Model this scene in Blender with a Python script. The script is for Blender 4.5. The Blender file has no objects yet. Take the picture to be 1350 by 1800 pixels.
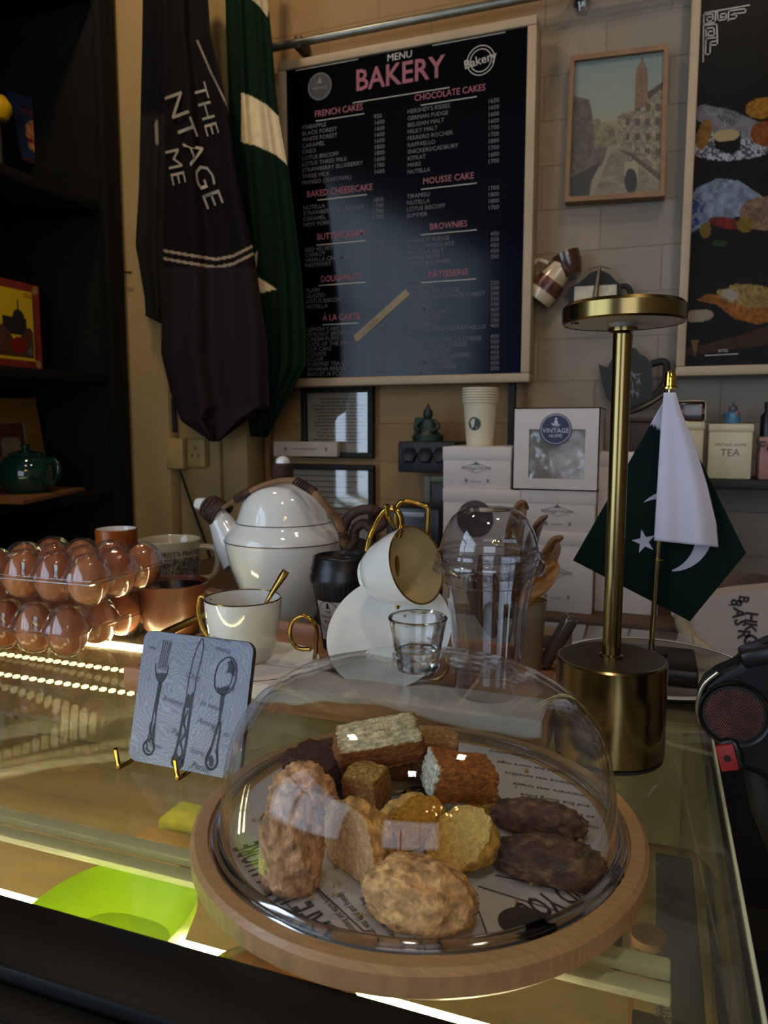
import bpy, bmesh, math, random
import numpy as np
from mathutils import Vector, Matrix, noise

# ------------------------------------------------------------------ camera, world, lights
SC = bpy.context.scene
CAM_H, PITCH, YAW, FPX = .275, math.radians(6.5), math.radians(20), 1300.0   # z = 0 is the counter top
cd = bpy.data.cameras.new('camera'); cam = bpy.data.objects.new('camera', cd)
SC.collection.objects.link(cam); SC.camera = cam
cam.location = (0, 0, CAM_H); cam.rotation_euler = (math.pi/2-PITCH, 0, YAW)
cd.sensor_fit = 'VERTICAL'; cd.sensor_height = 36; cd.lens = 26; cd.clip_start = .02
cd.dof.use_dof = True; cd.dof.focus_distance = .62; cd.dof.aperture_fstop = 13
SC.view_settings.view_transform = 'Standard'; SC.view_settings.look = 'None'
SC.view_settings.gamma = 1; SC.view_settings.use_curve_mapping = False
SC.view_settings.exposure = 0.5
try:
    SC.cycles.transparent_max_bounces = 32
    SC.cycles.max_bounces = 12
    SC.cycles.sample_clamp_indirect = 3.0
except Exception: pass

def s2l(c):
    c = np.asarray(c, float); return np.where(c <= .04045, c/12.92, ((c+.055)/1.055)**2.4)
def H(h):
    h = h.lstrip('#'); v = s2l([int(h[i:i+2], 16)/255 for i in (0, 2, 4)]); return (float(v[0]), float(v[1]), float(v[2]), 1)

w = bpy.data.worlds.new('world'); SC.world = w; w.use_nodes = True
w.node_tree.nodes['Background'].inputs[0].default_value = (.55, .68, .9, 1)
w.node_tree.nodes['Background'].inputs[1].default_value = 1.2
def area(name, loc, target, sx, sy, power, col):
    l = bpy.data.lights.new(name, 'AREA'); l.shape = 'RECTANGLE'; l.size = sx; l.size_y = sy; l.energy = power; l.color = col
    o = bpy.data.objects.new(name, l); SC.collection.objects.link(o); o.location = loc
    o.rotation_euler = (Vector(target)-Vector(loc)).to_track_quat('-Z', 'Y').to_euler(); return o
area('window_daylight', (-1.72, -1.6, .7), (1.0, -1.0, .4), 2.5, 1.9, 28, (.60, .79, 1.0))
area('shopfront_daylight', (1.0, -3.95, .7), (0.2, 0, .3), 2.3, 1.9, 15, (.80, .86, 1.0))
area('unseen_ceiling_light', (-1.0, 1.0, 1.86), (-1.15, 1.45, 0), .10, .10, 3.6, (1.0, .74, .46))
area('unseen_ceiling_light', (.3, .7, 1.86), (.35, 1.5, 0), .10, .10, 2.8, (1.0, .82, .64))
area('unseen_ceiling_light', (-.05, -.05, 1.86), (-.15, .5, 0), .10, .10, 2.3, (1.0, .88, .76))  # added unseen lamp over the case, brightens the liner and pastries

# ------------------------------------------------------------------ helpers
col = SC.collection
R_ = Vector((math.cos(YAW), math.sin(YAW), 0))
F_ = Vector((-math.sin(YAW)*math.cos(PITCH), math.cos(YAW)*math.cos(PITCH), -math.sin(PITCH)))
U_ = R_.cross(F_)
CP = Vector((0, 0, CAM_H))
def ray(px, py): return F_ + R_*((px-675)/FPX) + U_*((900-py)/FPX)
def T(px, py, z=0.0): r = ray(px, py); return CP + r*((z-CAM_H)/r.z)         # point on a horizontal plane
def W(px, py, Y): r = ray(px, py); return CP + r*(Y/r.y)                      # point on a plane parallel to the back wall
def WX(px, py, X): r = ray(px, py); return CP + r*(X/r.x)
def D(px, py, t): return CP + ray(px, py)*t
def proj(P):
    P = np.asarray(P, float) - np.array(CP); f = P@np.array(F_)
    return 675+FPX*(P@np.array(R_))/f, 900-FPX*(P@np.array(U_))/f

MATS = {}
def M(name, color, rough=.5, metal=0, var=.12, vs=30, bump=0, bs=60, coat=0, attr=False, spec=.5, sss=0, stretch=None, aniso=0, sheen=0):
    if name in MATS: return MATS[name]
    m = bpy.data.materials.new(name); m.use_nodes = True; nt = m.node_tree; N = nt.nodes; L = nt.links
    b = N['Principled BSDF']; b.inputs['Roughness'].default_value = rough; b.inputs['Metallic'].default_value = metal
    b.inputs['Specular IOR Level'].default_value = spec; b.inputs['Coat Weight'].default_value = coat; b.inputs['Coat Roughness'].default_value = .06
    if sss: b.inputs['Subsurface Weight'].default_value = sss; b.inputs['Subsurface Scale'].default_value = .01
    if sheen: b.inputs['Sheen Weight'].default_value = sheen
    if aniso: b.inputs['Anisotropic'].default_value = aniso
    tc = N.new('ShaderNodeTexCoord'); mp = N.new('ShaderNodeMapping'); L.new(tc.outputs['Object'], mp.inputs[0])
    if stretch: mp.inputs['Scale'].default_value = stretch
    nz = N.new('ShaderNodeTexNoise'); nz.inputs['Scale'].default_value = vs; nz.inputs['Detail'].default_value = 5; L.new(mp.outputs[0], nz.inputs['Vector'])
    rr = N.new('ShaderNodeMapRange'); rr.inputs['From Min'].default_value = .3; rr.inputs['From Max'].default_value = .7
    rr.inputs['To Min'].default_value = 1-var; rr.inputs['To Max'].default_value = 1+var; L.new(nz.outputs['Fac'], rr.inputs['Value'])
    mul = N.new('ShaderNodeVectorMath'); mul.operation = 'SCALE'
    if attr:
        at = N.new('ShaderNodeAttribute'); at.attribute_name = 'Col'; L.new(at.outputs['Color'], mul.inputs[0])
    else:
        c = H(color) if isinstance(color, str) else color; mul.inputs[0].default_value = c[:3]
    L.new(rr.outputs[0], mul.inputs['Scale']); L.new(mul.outputs[0], b.inputs['Base Color'])
    if bump:
        n2 = N.new('ShaderNodeTexNoise'); n2.inputs['Scale'].default_value = bs; n2.inputs['Detail'].default_value = 6; L.new(mp.outputs[0], n2.inputs['Vector'])
        bp = N.new('ShaderNodeBump'); bp.inputs['Strength'].default_value = bump; bp.inputs['Distance'].default_value = .004
        L.new(n2.outputs['Fac'], bp.inputs['Height']); L.new(bp.outputs[0], b.inputs['Normal'])
    MATS[name] = m; return m
def clear(name, tint, k=1.0, f0=.04, rough=.02, haze=0):
    m = bpy.data.materials.new(name); m.use_nodes = True; nt = m.node_tree; N = nt.nodes; L = nt.links; N.clear()
    out = N.new('ShaderNodeOutputMaterial'); mx = N.new('ShaderNodeMixShader'); tr = N.new('ShaderNodeBsdfTransparent'); gl = N.new('ShaderNodeBsdfGlossy')
    tr.inputs[0].default_value = H(tint); gl.inputs['Roughness'].default_value = rough; gl.inputs[0].default_value = (1, 1, 1, 1)
    lw = N.new('ShaderNodeLayerWeight'); lw.inputs[0].default_value = .5
    pw = N.new('ShaderNodeMath'); pw.operation = 'POWER'; pw.inputs[1].default_value = 4.0
    ml = N.new('ShaderNodeMath'); ml.operation = 'MULTIPLY_ADD'; ml.inputs[1].default_value = k*(1-f0); ml.inputs[2].default_value = f0; ml.use_clamp = True
    L.new(lw.outputs['Facing'], pw.inputs[0]); L.new(pw.outputs[0], ml.inputs[0]); L.new(ml.outputs[0], mx.inputs[0])
    L.new(tr.outputs[0], mx.inputs[1]); L.new(gl.outputs[0], mx.inputs[2])
    if haze:
        df = N.new('ShaderNodeBsdfDiffuse'); df.inputs[0].default_value = (.8, .8, .8, 1)
        m2 = N.new('ShaderNodeMixShader'); nz = N.new('ShaderNodeTexNoise'); nz.inputs['Scale'].default_value = 14; nz.inputs['Detail'].default_value = 6
        tc = N.new('ShaderNodeTexCoord'); L.new(tc.outputs['Object'], nz.inputs['Vector'])
        r = N.new('ShaderNodeMapRange'); r.inputs['From Min'].default_value = .45; r.inputs['From Max'].default_value = .8; r.inputs['To Min'].default_value = haze*.4; r.inputs['To Max'].default_value = haze*2
        L.new(nz.outputs['Fac'], r.inputs[0]); L.new(r.outputs[0], m2.inputs[0]); L.new(mx.outputs[0], m2.inputs[1]); L.new(df.outputs[0], m2.inputs[2]); L.new(m2.outputs[0], out.inputs[0])
    else: L.new(mx.outputs[0], out.inputs[0])
    MATS[name] = m; return m
def emis(name, color, s):
    m = bpy.data.materials.new(name); m.use_nodes = True; b = m.node_tree.nodes['Principled BSDF']
    b.inputs['Base Color'].default_value = H(color); b.inputs['Emission Color'].default_value = H(color); b.inputs['Emission Strength'].default_value = s
    MATS[name] = m; return m

def finish(me, ang=38):
    bm = bmesh.new(); bm.from_mesh(me)
    for f in bm.faces: f.smooth = True
    a = math.radians(ang)
    for e in bm.edges:
        if len(e.link_faces) == 2 and e.calc_face_angle(0) > a: e.smooth = False
    bm.to_mesh(me); bm.free()
class MB:
    def __init__(s): s.V = []; s.F = []; s.C = None
    def add(s, V, F, m=None):
        o = len(s.V)
        s.V += [tuple(m @ Vector(v)) if m else tuple(v) for v in V]; s.F += [tuple(i+o for i in f) for f in F]; return s
    def box(s, c, sz, bev=0, rot=None, m=None, seg=2):
        bm = bmesh.new(); bmesh.ops.create_cube(bm, size=1)
        for v in bm.verts: v.co = Vector((v.co.x*sz[0], v.co.y*sz[1], v.co.z*sz[2]))
        if bev: bmesh.ops.bevel(bm, geom=bm.edges[:], offset=bev, segments=seg, affect='EDGES', profile=.5)
        bm.verts.index_update()
        X = Matrix.Translation(Vector(c)) @ (rot.to_4x4() if rot else Matrix.Identity(4))
        if m: X = m @ X
        s.add([v.co for v in bm.verts], [[v.index for v in f.verts] for f in bm.faces], X); bm.free(); return s
    def lathe(s, prof, seg=48, c=(0, 0, 0), m=None, a0=0, a1=2*math.pi):
        full = abs(a1-a0-2*math.pi) < 1e-6; V = []; F = []; n = len(prof); k = seg if full else seg+1; idx = []
        for r, z in prof:
            if r < 1e-7: idx.append([len(V)]*k); V.append((c[0], c[1], c[2]+z))
            else:
                row = []
                for j in range(k):
                    a = a0+(a1-a0)*j/seg; row.append(len(V)); V.append((c[0]+r*math.cos(a), c[1]+r*math.sin(a), c[2]+z))
                idx.append(row)
        for i in range(n-1):
            for j in range(seg):
                q = [idx[i][j], idx[i][(j+1) % k], idx[i+1][(j+1) % k], idx[i+1][j]]; u = []
                for t in q:
                    if t not in u: u.append(t)
                if len(u) > 2: F.append(u)
        return s.add(V, F, m)
    def tube(s, pts, r, seg=10, m=None, closed=False, sub=0, flat=None):
        pts = [Vector(p) for p in pts]
        if sub: pts = smooth(pts, sub, closed)
        n = len(pts)
        rs = r if isinstance(r, (list, tuple)) else [r]*n
        if len(rs) != n: rs = list(np.interp(np.linspace(0, 1, n), np.linspace(0, 1, len(rs)), rs))
        V = []; F = []; prev = None
        for i in range(n):
            a = pts[(i-1) % n] if (closed or i > 0) else pts[0]; b = pts[(i+1) % n] if (closed or i < n-1) else pts[-1]
            t = (b-a).normalized()
            if prev is None: u = t.orthogonal().normalized() if abs(t.z) > .95 else t.cross(Vector((0, 0, 1))).normalized()
            else: u = (prev - t*prev.dot(t)).normalized()
            prev = u; v = t.cross(u)
            for j in range(seg):
                g = 2*math.pi*j/seg; V.append(pts[i] + u*(rs[i]*math.cos(g)) + v*(rs[i]*math.sin(g)*(flat or 1)))
        for i in range(n if closed else n-1):
            for j in range(seg):
                i2 = (i+1) % n; F.append((i*seg+j, i*seg+(j+1) % seg, i2*seg+(j+1) % seg, i2*seg+j))
        if not closed: F.append(tuple(range(seg))[::-1]); F.append(tuple((n-1)*seg+j for j in range(seg)))
        return s.add(V, F, m)
    def prism(s, P, d, m=None, axis='Y'):     # polygon in XZ, extruded by d along +Y
        n = len(P); V = [(x, 0, z) for x, z in P]+[(x, d, z) for x, z in P]
        F = [tuple(range(n)), tuple(range(2*n-1, n-1, -1))]+[(i, i+n, (i+1) % n+n, (i+1) % n) for i in range(n)]
        return s.add(V, F, m)
    def wprism(s, pp, Y, d):                  # outline through photo points on a plane Y, real thickness d behind it
        P = [W(x, y, Y) for x, y in pp]; return s.prism([(p.x, p.z) for p in P], d, Matrix.Translation((0, Y, 0)))
    def grid(s, f, nu, nv, wrap=False):
        V = [f(i/nu, j/nv) for j in range(nv+1) for i in range(nu+1)]
        F = [(j*(nu+1)+i, j*(nu+1)+i+1, (j+1)*(nu+1)+i+1, (j+1)*(nu+1)+i) for j in range(nv) for i in range(nu)]
        return s.add(V, F)
    def text(s, txt, size=1, m=None, align='LEFT', bold=0, width=None):
        V, F, w_ = textgeo(txt, bold)
        sx = size if width is None else width/max(w_, 1e-6)
        off = {'LEFT': 0, 'CENTER': -w_/2*sx, 'RIGHT': -w_*sx}[align]
        return s.add([(x*sx+off, y*size, 0) for x, y in V], F, m)
    def build(s, name, mat, parent=None, world=False, origin=None, ang=38, color=None):
        me = bpy.data.meshes.new(name); V = s.V
        o = bpy.data.objects.new(name, me)
        sh = None
        if world and parent is not None:
            inv = wm(parent).inverted(); V = [tuple(inv @ Vector(v)) for v in V]
        elif origin is not None: sh = Vector(origin); V = [tuple(Vector(v)-sh) for v in V]; o.location = sh
        me.from_pydata(V, [], s.F); me.update()
        bm = bmesh.new(); bm.from_mesh(me)
        if s.F and len(s.F[0]) != -1: bmesh.ops.recalc_face_normals(bm, faces=bm.faces[:])
        bm.to_mesh(me); bm.free()
        finish(me, ang); me.materials.append(mat)
        if color is not None: setcol(me, np.asarray(s.V), color)
        if parent is not None: o.parent = parent
        col.objects.link(o); return o
def wm(o):
    m = Matrix.LocRotScale(o.location, o.rotation_euler, o.scale); return wm(o.parent) @ m if o.parent else m
def setcol(me, P, fn):
    c = np.ones((len(P), 4)); c[:, :3] = s2l(np.clip(fn(P), 0, 1)); a = me.color_attributes.new('Col', 'FLOAT_COLOR', 'POINT'); a.data.foreach_set('color', c.ravel())
def smooth(pts, sub, closed=False):
    n = len(pts); out = []
    for i in range(n if closed else n-1):
        g = (lambda k: pts[k % n]) if closed else (lambda k: pts[min(max(k, 0), n-1)])
        a, b, c, d = g(i-1), g(i), g(i+1), g(i+2)
        for k in range(sub):
            t = k/sub; out.append(.5*((2*b)+(c-a)*t+(2*a-5*b+4*c-d)*t*t+(3*b-3*c+d-a)*t**3))
    if not closed: out.append(pts[-1].copy())
    return out
TG = {}
def textgeo(txt, bold=0):
    k = (txt, bold)
    if k not in TG:
        cu = bpy.data.curves.new('t', 'FONT'); cu.body = txt; cu.size = 1; cu.resolution_u = 2; cu.offset = bold
        o = bpy.data.objects.new('t', cu); me = bpy.data.meshes.new_from_object(o)
        V = [(v.co.x, v.co.y) for v in me.vertices]; F = [tuple(p.vertices) for p in me.polygons]
        TG[k] = (V, F, max([v[0] for v in V]+[.01])); bpy.data.meshes.remove(me); bpy.data.objects.remove(o); bpy.data.curves.remove(cu)
    return TG[k]
RX90 = Matrix.Rotation(math.pi/2, 4, 'X')
def tagit(o, label=None, cat=None, group=None, kind=None):
    for k, v in (('label', label), ('category', cat), ('group', group), ('kind', kind)):
        if v: o[k] = v
    return o
def thing(name, label, cat, loc=(0, 0, 0), rz=0, group=None):
    o = bpy.data.objects.new(name, None); o.empty_display_size = .02; col.objects.link(o); o.location = loc; o.rotation_euler = (0, 0, rz); return tagit(o, label, cat, group)
def copy_tree(o, parent=None):
    c = o.copy(); col.objects.link(c); c.parent = parent
    for ch in [x for x in bpy.data.objects if x.parent == o and x is not c]: copy_tree(ch, c)
    return c
def painted(name, corners, nx, ny, fn, mat, parent=None, origin=None, bend=None):
    """flat printed sheet: grid over four world corners (TL, TR, BR, BL); fn(px, py, u, v) gives its printed colour"""
    TL, TR, BR, BL = [np.array(c, float) for c in corners]
    u, v = np.meshgrid(np.linspace(0, 1, nx+1), np.linspace(0, 1, ny+1)); u = u.ravel()[:, None]; v = v.ravel()[:, None]
    P = TL*(1-u)*(1-v)+TR*u*(1-v)+BR*u*v+BL*(1-u)*v
    px, py = proj(P); c = fn(px, py, u.ravel(), v.ravel())
    mb = MB(); mb.V = [tuple(p) for p in P]
    mb.F = [(j*(nx+1)+i, (j+1)*(nx+1)+i, (j+1)*(nx+1)+i+1, j*(nx+1)+i+1) for j in range(ny) for i in range(nx)]
    return mb.build(name, mat, parent, world=parent is not None, origin=origin, color=lambda _: c)
rs_ = np.random.RandomState(5); NG = rs_.rand(257, 257)
def vn(x, y, s=1.0, k=0):
    x = np.asarray(x, float)/s+k*17.3; y = np.asarray(y, float)/s+k*31.7; xi = np.floor(x).astype(int); yi = np.floor(y).astype(int); fx = x-xi; fy = y-yi
    fx = fx*fx*(3-2*fx); fy = fy*fy*(3-2*fy); g = lambda a, b: NG[a % 257, b % 257]
    return (g(xi, yi)*(1-fx)+g(xi+1, yi)*fx)*(1-fy)+(g(xi, yi+1)*(1-fx)+g(xi+1, yi+1)*fx)*fy
def fb(x, y, s, k=0): return .5*vn(x, y, s, k)+.3*vn(x, y, s/2.1, k+1)+.2*vn(x, y, s/4.3, k+2)
def hx(h): h = h.lstrip('#'); return np.array([int(h[i:i+2], 16)/255 for i in (0, 2, 4)])
def ell(x, y, cx, cy, rx, ry, a=0):
    a = math.radians(a); X = (x-cx)*math.cos(a)+(y-cy)*math.sin(a); Y = -(x-cx)*math.sin(a)+(y-cy)*math.cos(a); return (X/rx)**2+(Y/ry)**2
def poly(x, y, P):
    r = np.zeros(len(x), bool); n = len(P)
    for i in range(n):
        (x1, y1), (x2, y2) = P[i], P[(i+1) % n]
        if y1 == y2: continue
        c = ((y1 > y) != (y2 > y)) & (x < (x2-x1)*(y-y1)/(y2-y1)+x1); r ^= c
    return r
def put(c, mask, h, var=None):
    k = hx(h) if isinstance(h, str) else h
    c[mask] = (k if var is None else k*var[mask][:, None])
def pt(o, name, mb, mat, **k): return mb.build(name, mat, o, **k)

# ------------------------------------------------------------------ materials
attrM = M('print', '#fff', .55, attr=True, var=.03)
cloth_attr = M('flag_cloth', '#fff', .9, attr=True, var=.08, vs=60, spec=.15)
crumb = M('baked_crumb', '#fff', .85, attr=True, var=.16, vs=260, bump=.6, bs=420)
porc = M('white_porcelain', '#d9dad6', .08, coat=.6, var=.02)
gold = M('brass', '#a5803a', .2, 1, var=.06, vs=12)
goldb = M('brushed_brass', '#8c784a', .2, 1, var=.10, vs=10, stretch=(1, 1, .1), aniso=.3)
black = M('black_plastic', '#0b0b0c', .35, var=.1)
blackm = M('black_matte', '#0c0b0a', .7, var=.2)
darkw = M('black_painted_wood', '#100e0b', .75, var=.35, vs=9, stretch=(1, 1, .15), bump=.2, spec=.2)
bamboo = M('bamboo', '#a17c52', .4, var=.16, vs=60, stretch=(1, 9, 1), coat=.15)
wood = M('brown_wood', '#7c5330', .5, var=.25, vs=30, stretch=(.2, 3, 3), bump=.15)
white_card = M('white_card', '#c9bfb8', .6, var=.04)
cream = M('cream_tin', '#c9bfa0', .35, var=.06)
printd = M('print_dark', '#23201f', .6); printg = M('print_grey', '#77757c', .6); printp = M('print_pink', '#8f4f5a', .6); printw = M('print_white', '#a8a49c', .6)
navy = M('print_navy', '#232848', .5)
glass_dome = clear('dome_glass', '#f8fafa', .9, .02, .015)
glass_top = clear('case_glass', '#ecefe4', .8, .045, .02, haze=.022)
pet = clear('clear_plastic', '#f0eded', 1.1, .075, .05, haze=.03)
petd = clear('clear_cup_plastic', '#e8e8ea', 1.5, .08, .04)
# ------------------------------------------------------------------ the setting
YW = 1.75; ZF = -1.15; ZT = 1.9; XL = -1.78; XR = 2.6; YB = -4.0
def struct(name, mb, m, **k): return tagit(mb.build(name, m, **k), kind='structure')
def brick_mat():
    m = bpy.data.materials.new('painted_brick'); m.use_nodes = True; N = m.node_tree.nodes; L = m.node_tree.links; b = N['Principled BSDF']; b.inputs['Roughness'].default_value = .7
    tc = N.new('ShaderNodeTexCoord'); mp = N.new('ShaderNodeMapping'); mp.inputs['Rotation'].default_value = (math.pi/2, 0, 0); L.new(tc.outputs['Object'], mp.inputs[0])
    br = N.new('ShaderNodeTexBrick'); br.inputs['Scale'].default_value = 1; br.inputs['Brick Width'].default_value = .26; br.inputs['Row Height'].default_value = .095; br.inputs['Mortar Size'].default_value = .0018; br.inputs['Mortar Smooth'].default_value = .6
    br.inputs['Color1'].default_value = H('#a89c8a'); br.inputs['Color2'].default_value = H('#a09482'); br.inputs['Mortar'].default_value = H('#9a8e7c'); L.new(mp.outputs[0], br.inputs['Vector'])
    # yellower colour to the left, greyer to the right, a yellow band beside the menu
    sp = N.new('ShaderNodeSeparateXYZ'); L.new(tc.outputs['Object'], sp.inputs[0]); nz = N.new('ShaderNodeTexNoise'); nz.inputs['Scale'].default_value = 4; nz.inputs['Detail'].default_value = 6; L.new(tc.outputs['Object'], nz.inputs['Vector'])
    ad = N.new('ShaderNodeMath'); ad.operation = 'MULTIPLY_ADD'; ad.inputs[1].default_value = .35; L.new(nz.outputs['Fac'], ad.inputs[0]); L.new(sp.outputs['X'], ad.inputs[2])
    rp = N.new('ShaderNodeValToRGB'); mr = N.new('ShaderNodeMapRange'); mr.inputs['From Min'].default_value = -1.2; mr.inputs['From Max'].default_value = .5; L.new(ad.outputs[0], mr.inputs[0]); L.new(mr.outputs[0], rp.inputs[0])
    e = rp.color_ramp.elements; e[0].position = 0; e[0].color = H('#a88f60'); e[1].position = 1; e[1].color = H('#969aa2')
    for p, c in ((.35, '#b39c74'), (.60, '#a88a60'), (.68, '#a29a8e'), (.78, '#989898')): q = e.new(p); q.color = H(c)
    mx = N.new('ShaderNodeMixRGB'); mx.blend_type = 'MULTIPLY'; mx.inputs[0].default_value = 1; L.new(br.outputs['Color'], mx.inputs[1]); L.new(rp.outputs[0], mx.inputs[2])
    g = N.new('ShaderNodeVectorMath'); g.operation = 'SCALE'; g.inputs['Scale'].default_value = 2.0; L.new(mx.outputs[0], g.inputs[0]); L.new(g.outputs[0], b.inputs['Base Color'])
    n2 = N.new('ShaderNodeTexNoise'); n2.inputs['Scale'].default_value = 25; n2.inputs['Detail'].default_value = 5; L.new(tc.outputs['Object'], n2.inputs['Vector'])
    sm = N.new('ShaderNodeMath'); sm.operation = 'MULTIPLY_ADD'; sm.inputs[1].default_value = -1.2; L.new(br.outputs['Fac'], sm.inputs[0]); L.new(n2.outputs['Fac'], sm.inputs[2])
    bp = N.new('ShaderNodeBump'); bp.inputs['Strength'].default_value = .5; bp.inputs['Distance'].default_value = .006; L.new(sm.outputs[0], bp.inputs['Height']); L.new(bp.outputs[0], b.inputs['Normal'])
    return m
brickM = brick_mat()
plaster = M('yellowed_plaster', '#a88e5e', .75, var=.14, vs=7, bump=.4, bs=14, stretch=(1, 1, .4))
room_wall = M('room_wall_paint', '#8a7a66', .8, var=.1, vs=3)
struct('wall_back', MB().box(((XL+XR)/2, YW+.06, (ZF+ZT)/2), (XR-XL, .12, ZT-ZF)), brickM)
struct('floor', MB().box(((XL+XR)/2, (YW+YB)/2, ZF-.05), (XR-XL, YW-YB, .1)), M('floor_tile', '#3a2f26', .45, var=.2, vs=5))
struct('ceiling', MB().box(((XL+XR)/2, (YW+YB)/2, ZT+.05), (XR-XL, YW-YB, .1)), M('ceiling_paint', '#4a4036', .85))
struct('wall_right', MB().box((XR+.05, (YW+YB)/2, (ZF+ZT)/2), (.1, YW-YB, ZT-ZF)), room_wall)
def holed(axis, at, a0, a1, h0, h1, hz0, hz1):
    mb = MB()
    for (p, q, r, s) in ((a0, h0, ZF, ZT), (h1, a1, ZF, ZT), (h0, h1, ZF, hz0), (h0, h1, hz1, ZT)):
        c = ((p+q)/2, (r+s)/2); z = (q-p, s-r)
        if axis == 'X': mb.box((at, c[0], c[1]), (.1, z[0], z[1]))
        else: mb.box((c[0], at, c[1]), (z[0], .1, z[1]))
    return mb
struct('wall_left', holed('X', XL-.05, YB, YW, -2.9, -.3, -.3, 1.7), room_wall)
struct('wall_front', holed('Y', YB-.05, XL, XR, -.2, 2.2, -.3, 1.7), room_wall)
wf = MB()
for y in (-2.9, -2.25, -1.6, -.95, -.3): wf.box((XL-.05, y, .7), (.06, .05, 2.0))
for z in (-.3, 1.0, 1.7): wf.box((XL-.05, -1.6, z), (.06, 2.6, .05))
struct('window_1', wf, M('window_frame_paint', '#2a2622', .5))
wf = MB()
for x in (-.2, .6, 1.4, 2.2): wf.box((x, YB-.05, .7), (.05, .06, 2.0))
for z in (-.3, 1.1, 1.7): wf.box((1.0, YB-.05, z), (2.4, .06, .05))
struct('window_2', wf, MATS['window_frame_paint'])
# plaster pillar, flush column and vertical pipe run left of the flags
pa, pb, pc = W(206, 700, 1.62), W(296, 700, 1.62), W(372, 700, 1.62)
mb = MB().box(((pa.x-.12+pb.x)/2, 1.685, (ZF+ZT)/2), (pb.x-pa.x+.12, .13, ZT-ZF), .012)
struct('trim_1', mb, plaster)
mb = MB().box(((pb.x+.004+pc.x)/2, 1.70, (ZF+ZT)/2), (pc.x-pb.x-.004, .10, ZT-ZF), .008)
struct('trim_2', mb, plaster)
q0, q1 = W(380, 700, 1.64), W(430, 700, 1.64)
struct('trim_3', MB().box(((q0.x+q1.x)/2, 1.70, (ZF+ZT)/2), (q1.x-q0.x, .10, ZT-ZF), .02), plaster)
q2, q3 = W(436, 700, 1.66), W(452, 700, 1.66)
struct('trim_4', MB().tube([((q2.x+q3.x)/2, 1.735, ZF), ((q2.x+q3.x)/2, 1.735, ZT)], .012), M('old_wood_strip', '#6b4a22', .7, var=.3, vs=12))

# ------------------------------------------------------------------ display case
XC0, XC1, YC0, YC1, TH = -1.2, .058, .243, 1.05, .006
ZD = -.30
case = thing('display_case', 'long glass topped bakery display case with black front rail and lit inside', 'display case', ((XC0+XC1)/2, .65, ZF))
steel = M('steel_frame', '#77756c', .3, .8, var=.1); wht = M('white_profile', '#efe8d6', .4, var=.04)
pt(case, 'cabinet_base', MB().box(((XC0+XC1)/2, .65, (ZF+ZD-.02)/2), (XC1-XC0, .80, ZD-.02-ZF), .005), blackm, world=True)
pt(case, 'inner_deck', MB().box(((XC0+XC1)/2, .65, ZD-.01), (XC1-XC0-.01, .78, .02)), M('deck_laminate', '#b09468', .22, var=.25, vs=8, stretch=(.3, 2.5, 1), coat=.3), world=True)
pt(case, 'rear_door', MB().box(((XC0+XC1)/2, YC1-.012, ZD/2-.01), (XC1-XC0-.01, .012, -ZD-.03)), M('rear_panel', '#857a58', .12, .0, var=.25, vs=5, coat=.8), world=True)
pt(case, 'left_panel', MB().box((XC0+.006, .65, ZD/2-.005), (.012, .78, -ZD-.012)), steel, world=True)
pt(case, 'side_glass', MB().box((XC1-.004, .65, ZD/2-.008), (.006, .78, -ZD-.016), .001), glass_top, world=True)
pt(case, 'front_glass', MB().box(((XC0+XC1)/2, .252, ZD/2-.02), (XC1-XC0-.02, .006, -ZD-.035)), glass_top, world=True)
pt(case, 'glass_top', MB().box(((XC0+XC1)/2, (.306+YC1)/2, -TH/2), (XC1-XC0, YC1-.306, TH), .0012), glass_top, world=True)
# polished bright edge of the top glass
pt(case, 'glass_edge', MB().box((XC1+.0012, (.306+YC1)/2, -TH/2), (.002, YC1-.306, TH*.9), .0006), M('polished_glass_edge', '#c9cdb0', .15, var=.1, vs=20, coat=.5), world=True)
pt(case, 'front_rail', MB().box(((XC0+XC1)/2, .283, -.008), (XC1-XC0+.004, .046, .022), .003).box(((XC0+XC1)/2, .2485, -.014), (XC1-XC0+.004, .021, .02), .003), M('rail_black', '#050505', .5, spec=.25), world=True)
pt(case, 'rear_rail', MB().box(((XC0+XC1)/2, YC1-.14, -.016), (XC1-XC0, .26, .014), .003), M('rear_frame_paint', '#6b6252', .5), world=True)
pt(case, 'light_housing', MB().box(((-1.18+.018)/2, .394, -.012), (1.20, .012, .006), .0015).box(((-1.18+.018)/2, .3765, -.014), (1.20, .010, .005), .0015).box(((-1.18+.018)/2, .385, -.018), (1.20, .008, .004)), wht, world=True)
for P_, r_ in (([(-.44, .375, -.02), (-.44, .262, -.02)], .0018), ([(-.0, .38, -.05), (-.0, .262, -.05)], .002), ([(-.01, .44, -.06), (-.01, .52, -.06)], .003)): pt(case, 'shelf_rod', MB().tube(P_, r_), steel, world=True)
led = emis('led_strip', '#fff0c4', 24); led_refl = emis('led_reflection_glow', '#ffe9b0', 3.5)
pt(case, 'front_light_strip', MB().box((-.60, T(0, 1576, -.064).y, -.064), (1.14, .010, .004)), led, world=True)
pt(case, 'added_rail_fill', MB().box((-.58, .290, -.0215), (1.10, .014, .004)), led, world=True)  # added strip hidden under the rail to brighten the lime platter
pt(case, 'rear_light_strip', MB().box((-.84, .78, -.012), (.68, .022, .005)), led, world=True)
mb = MB(); mb_ = MB()  # rows of glowing dots imitate the light strip's reflections in the glass
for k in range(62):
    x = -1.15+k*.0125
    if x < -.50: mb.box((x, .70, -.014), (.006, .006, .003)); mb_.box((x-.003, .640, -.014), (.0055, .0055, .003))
pt(case, 'led_reflection_dots', mb, led_refl, world=True); pt(case, 'led_reflection_dots', mb_, led_refl, world=True)
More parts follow.
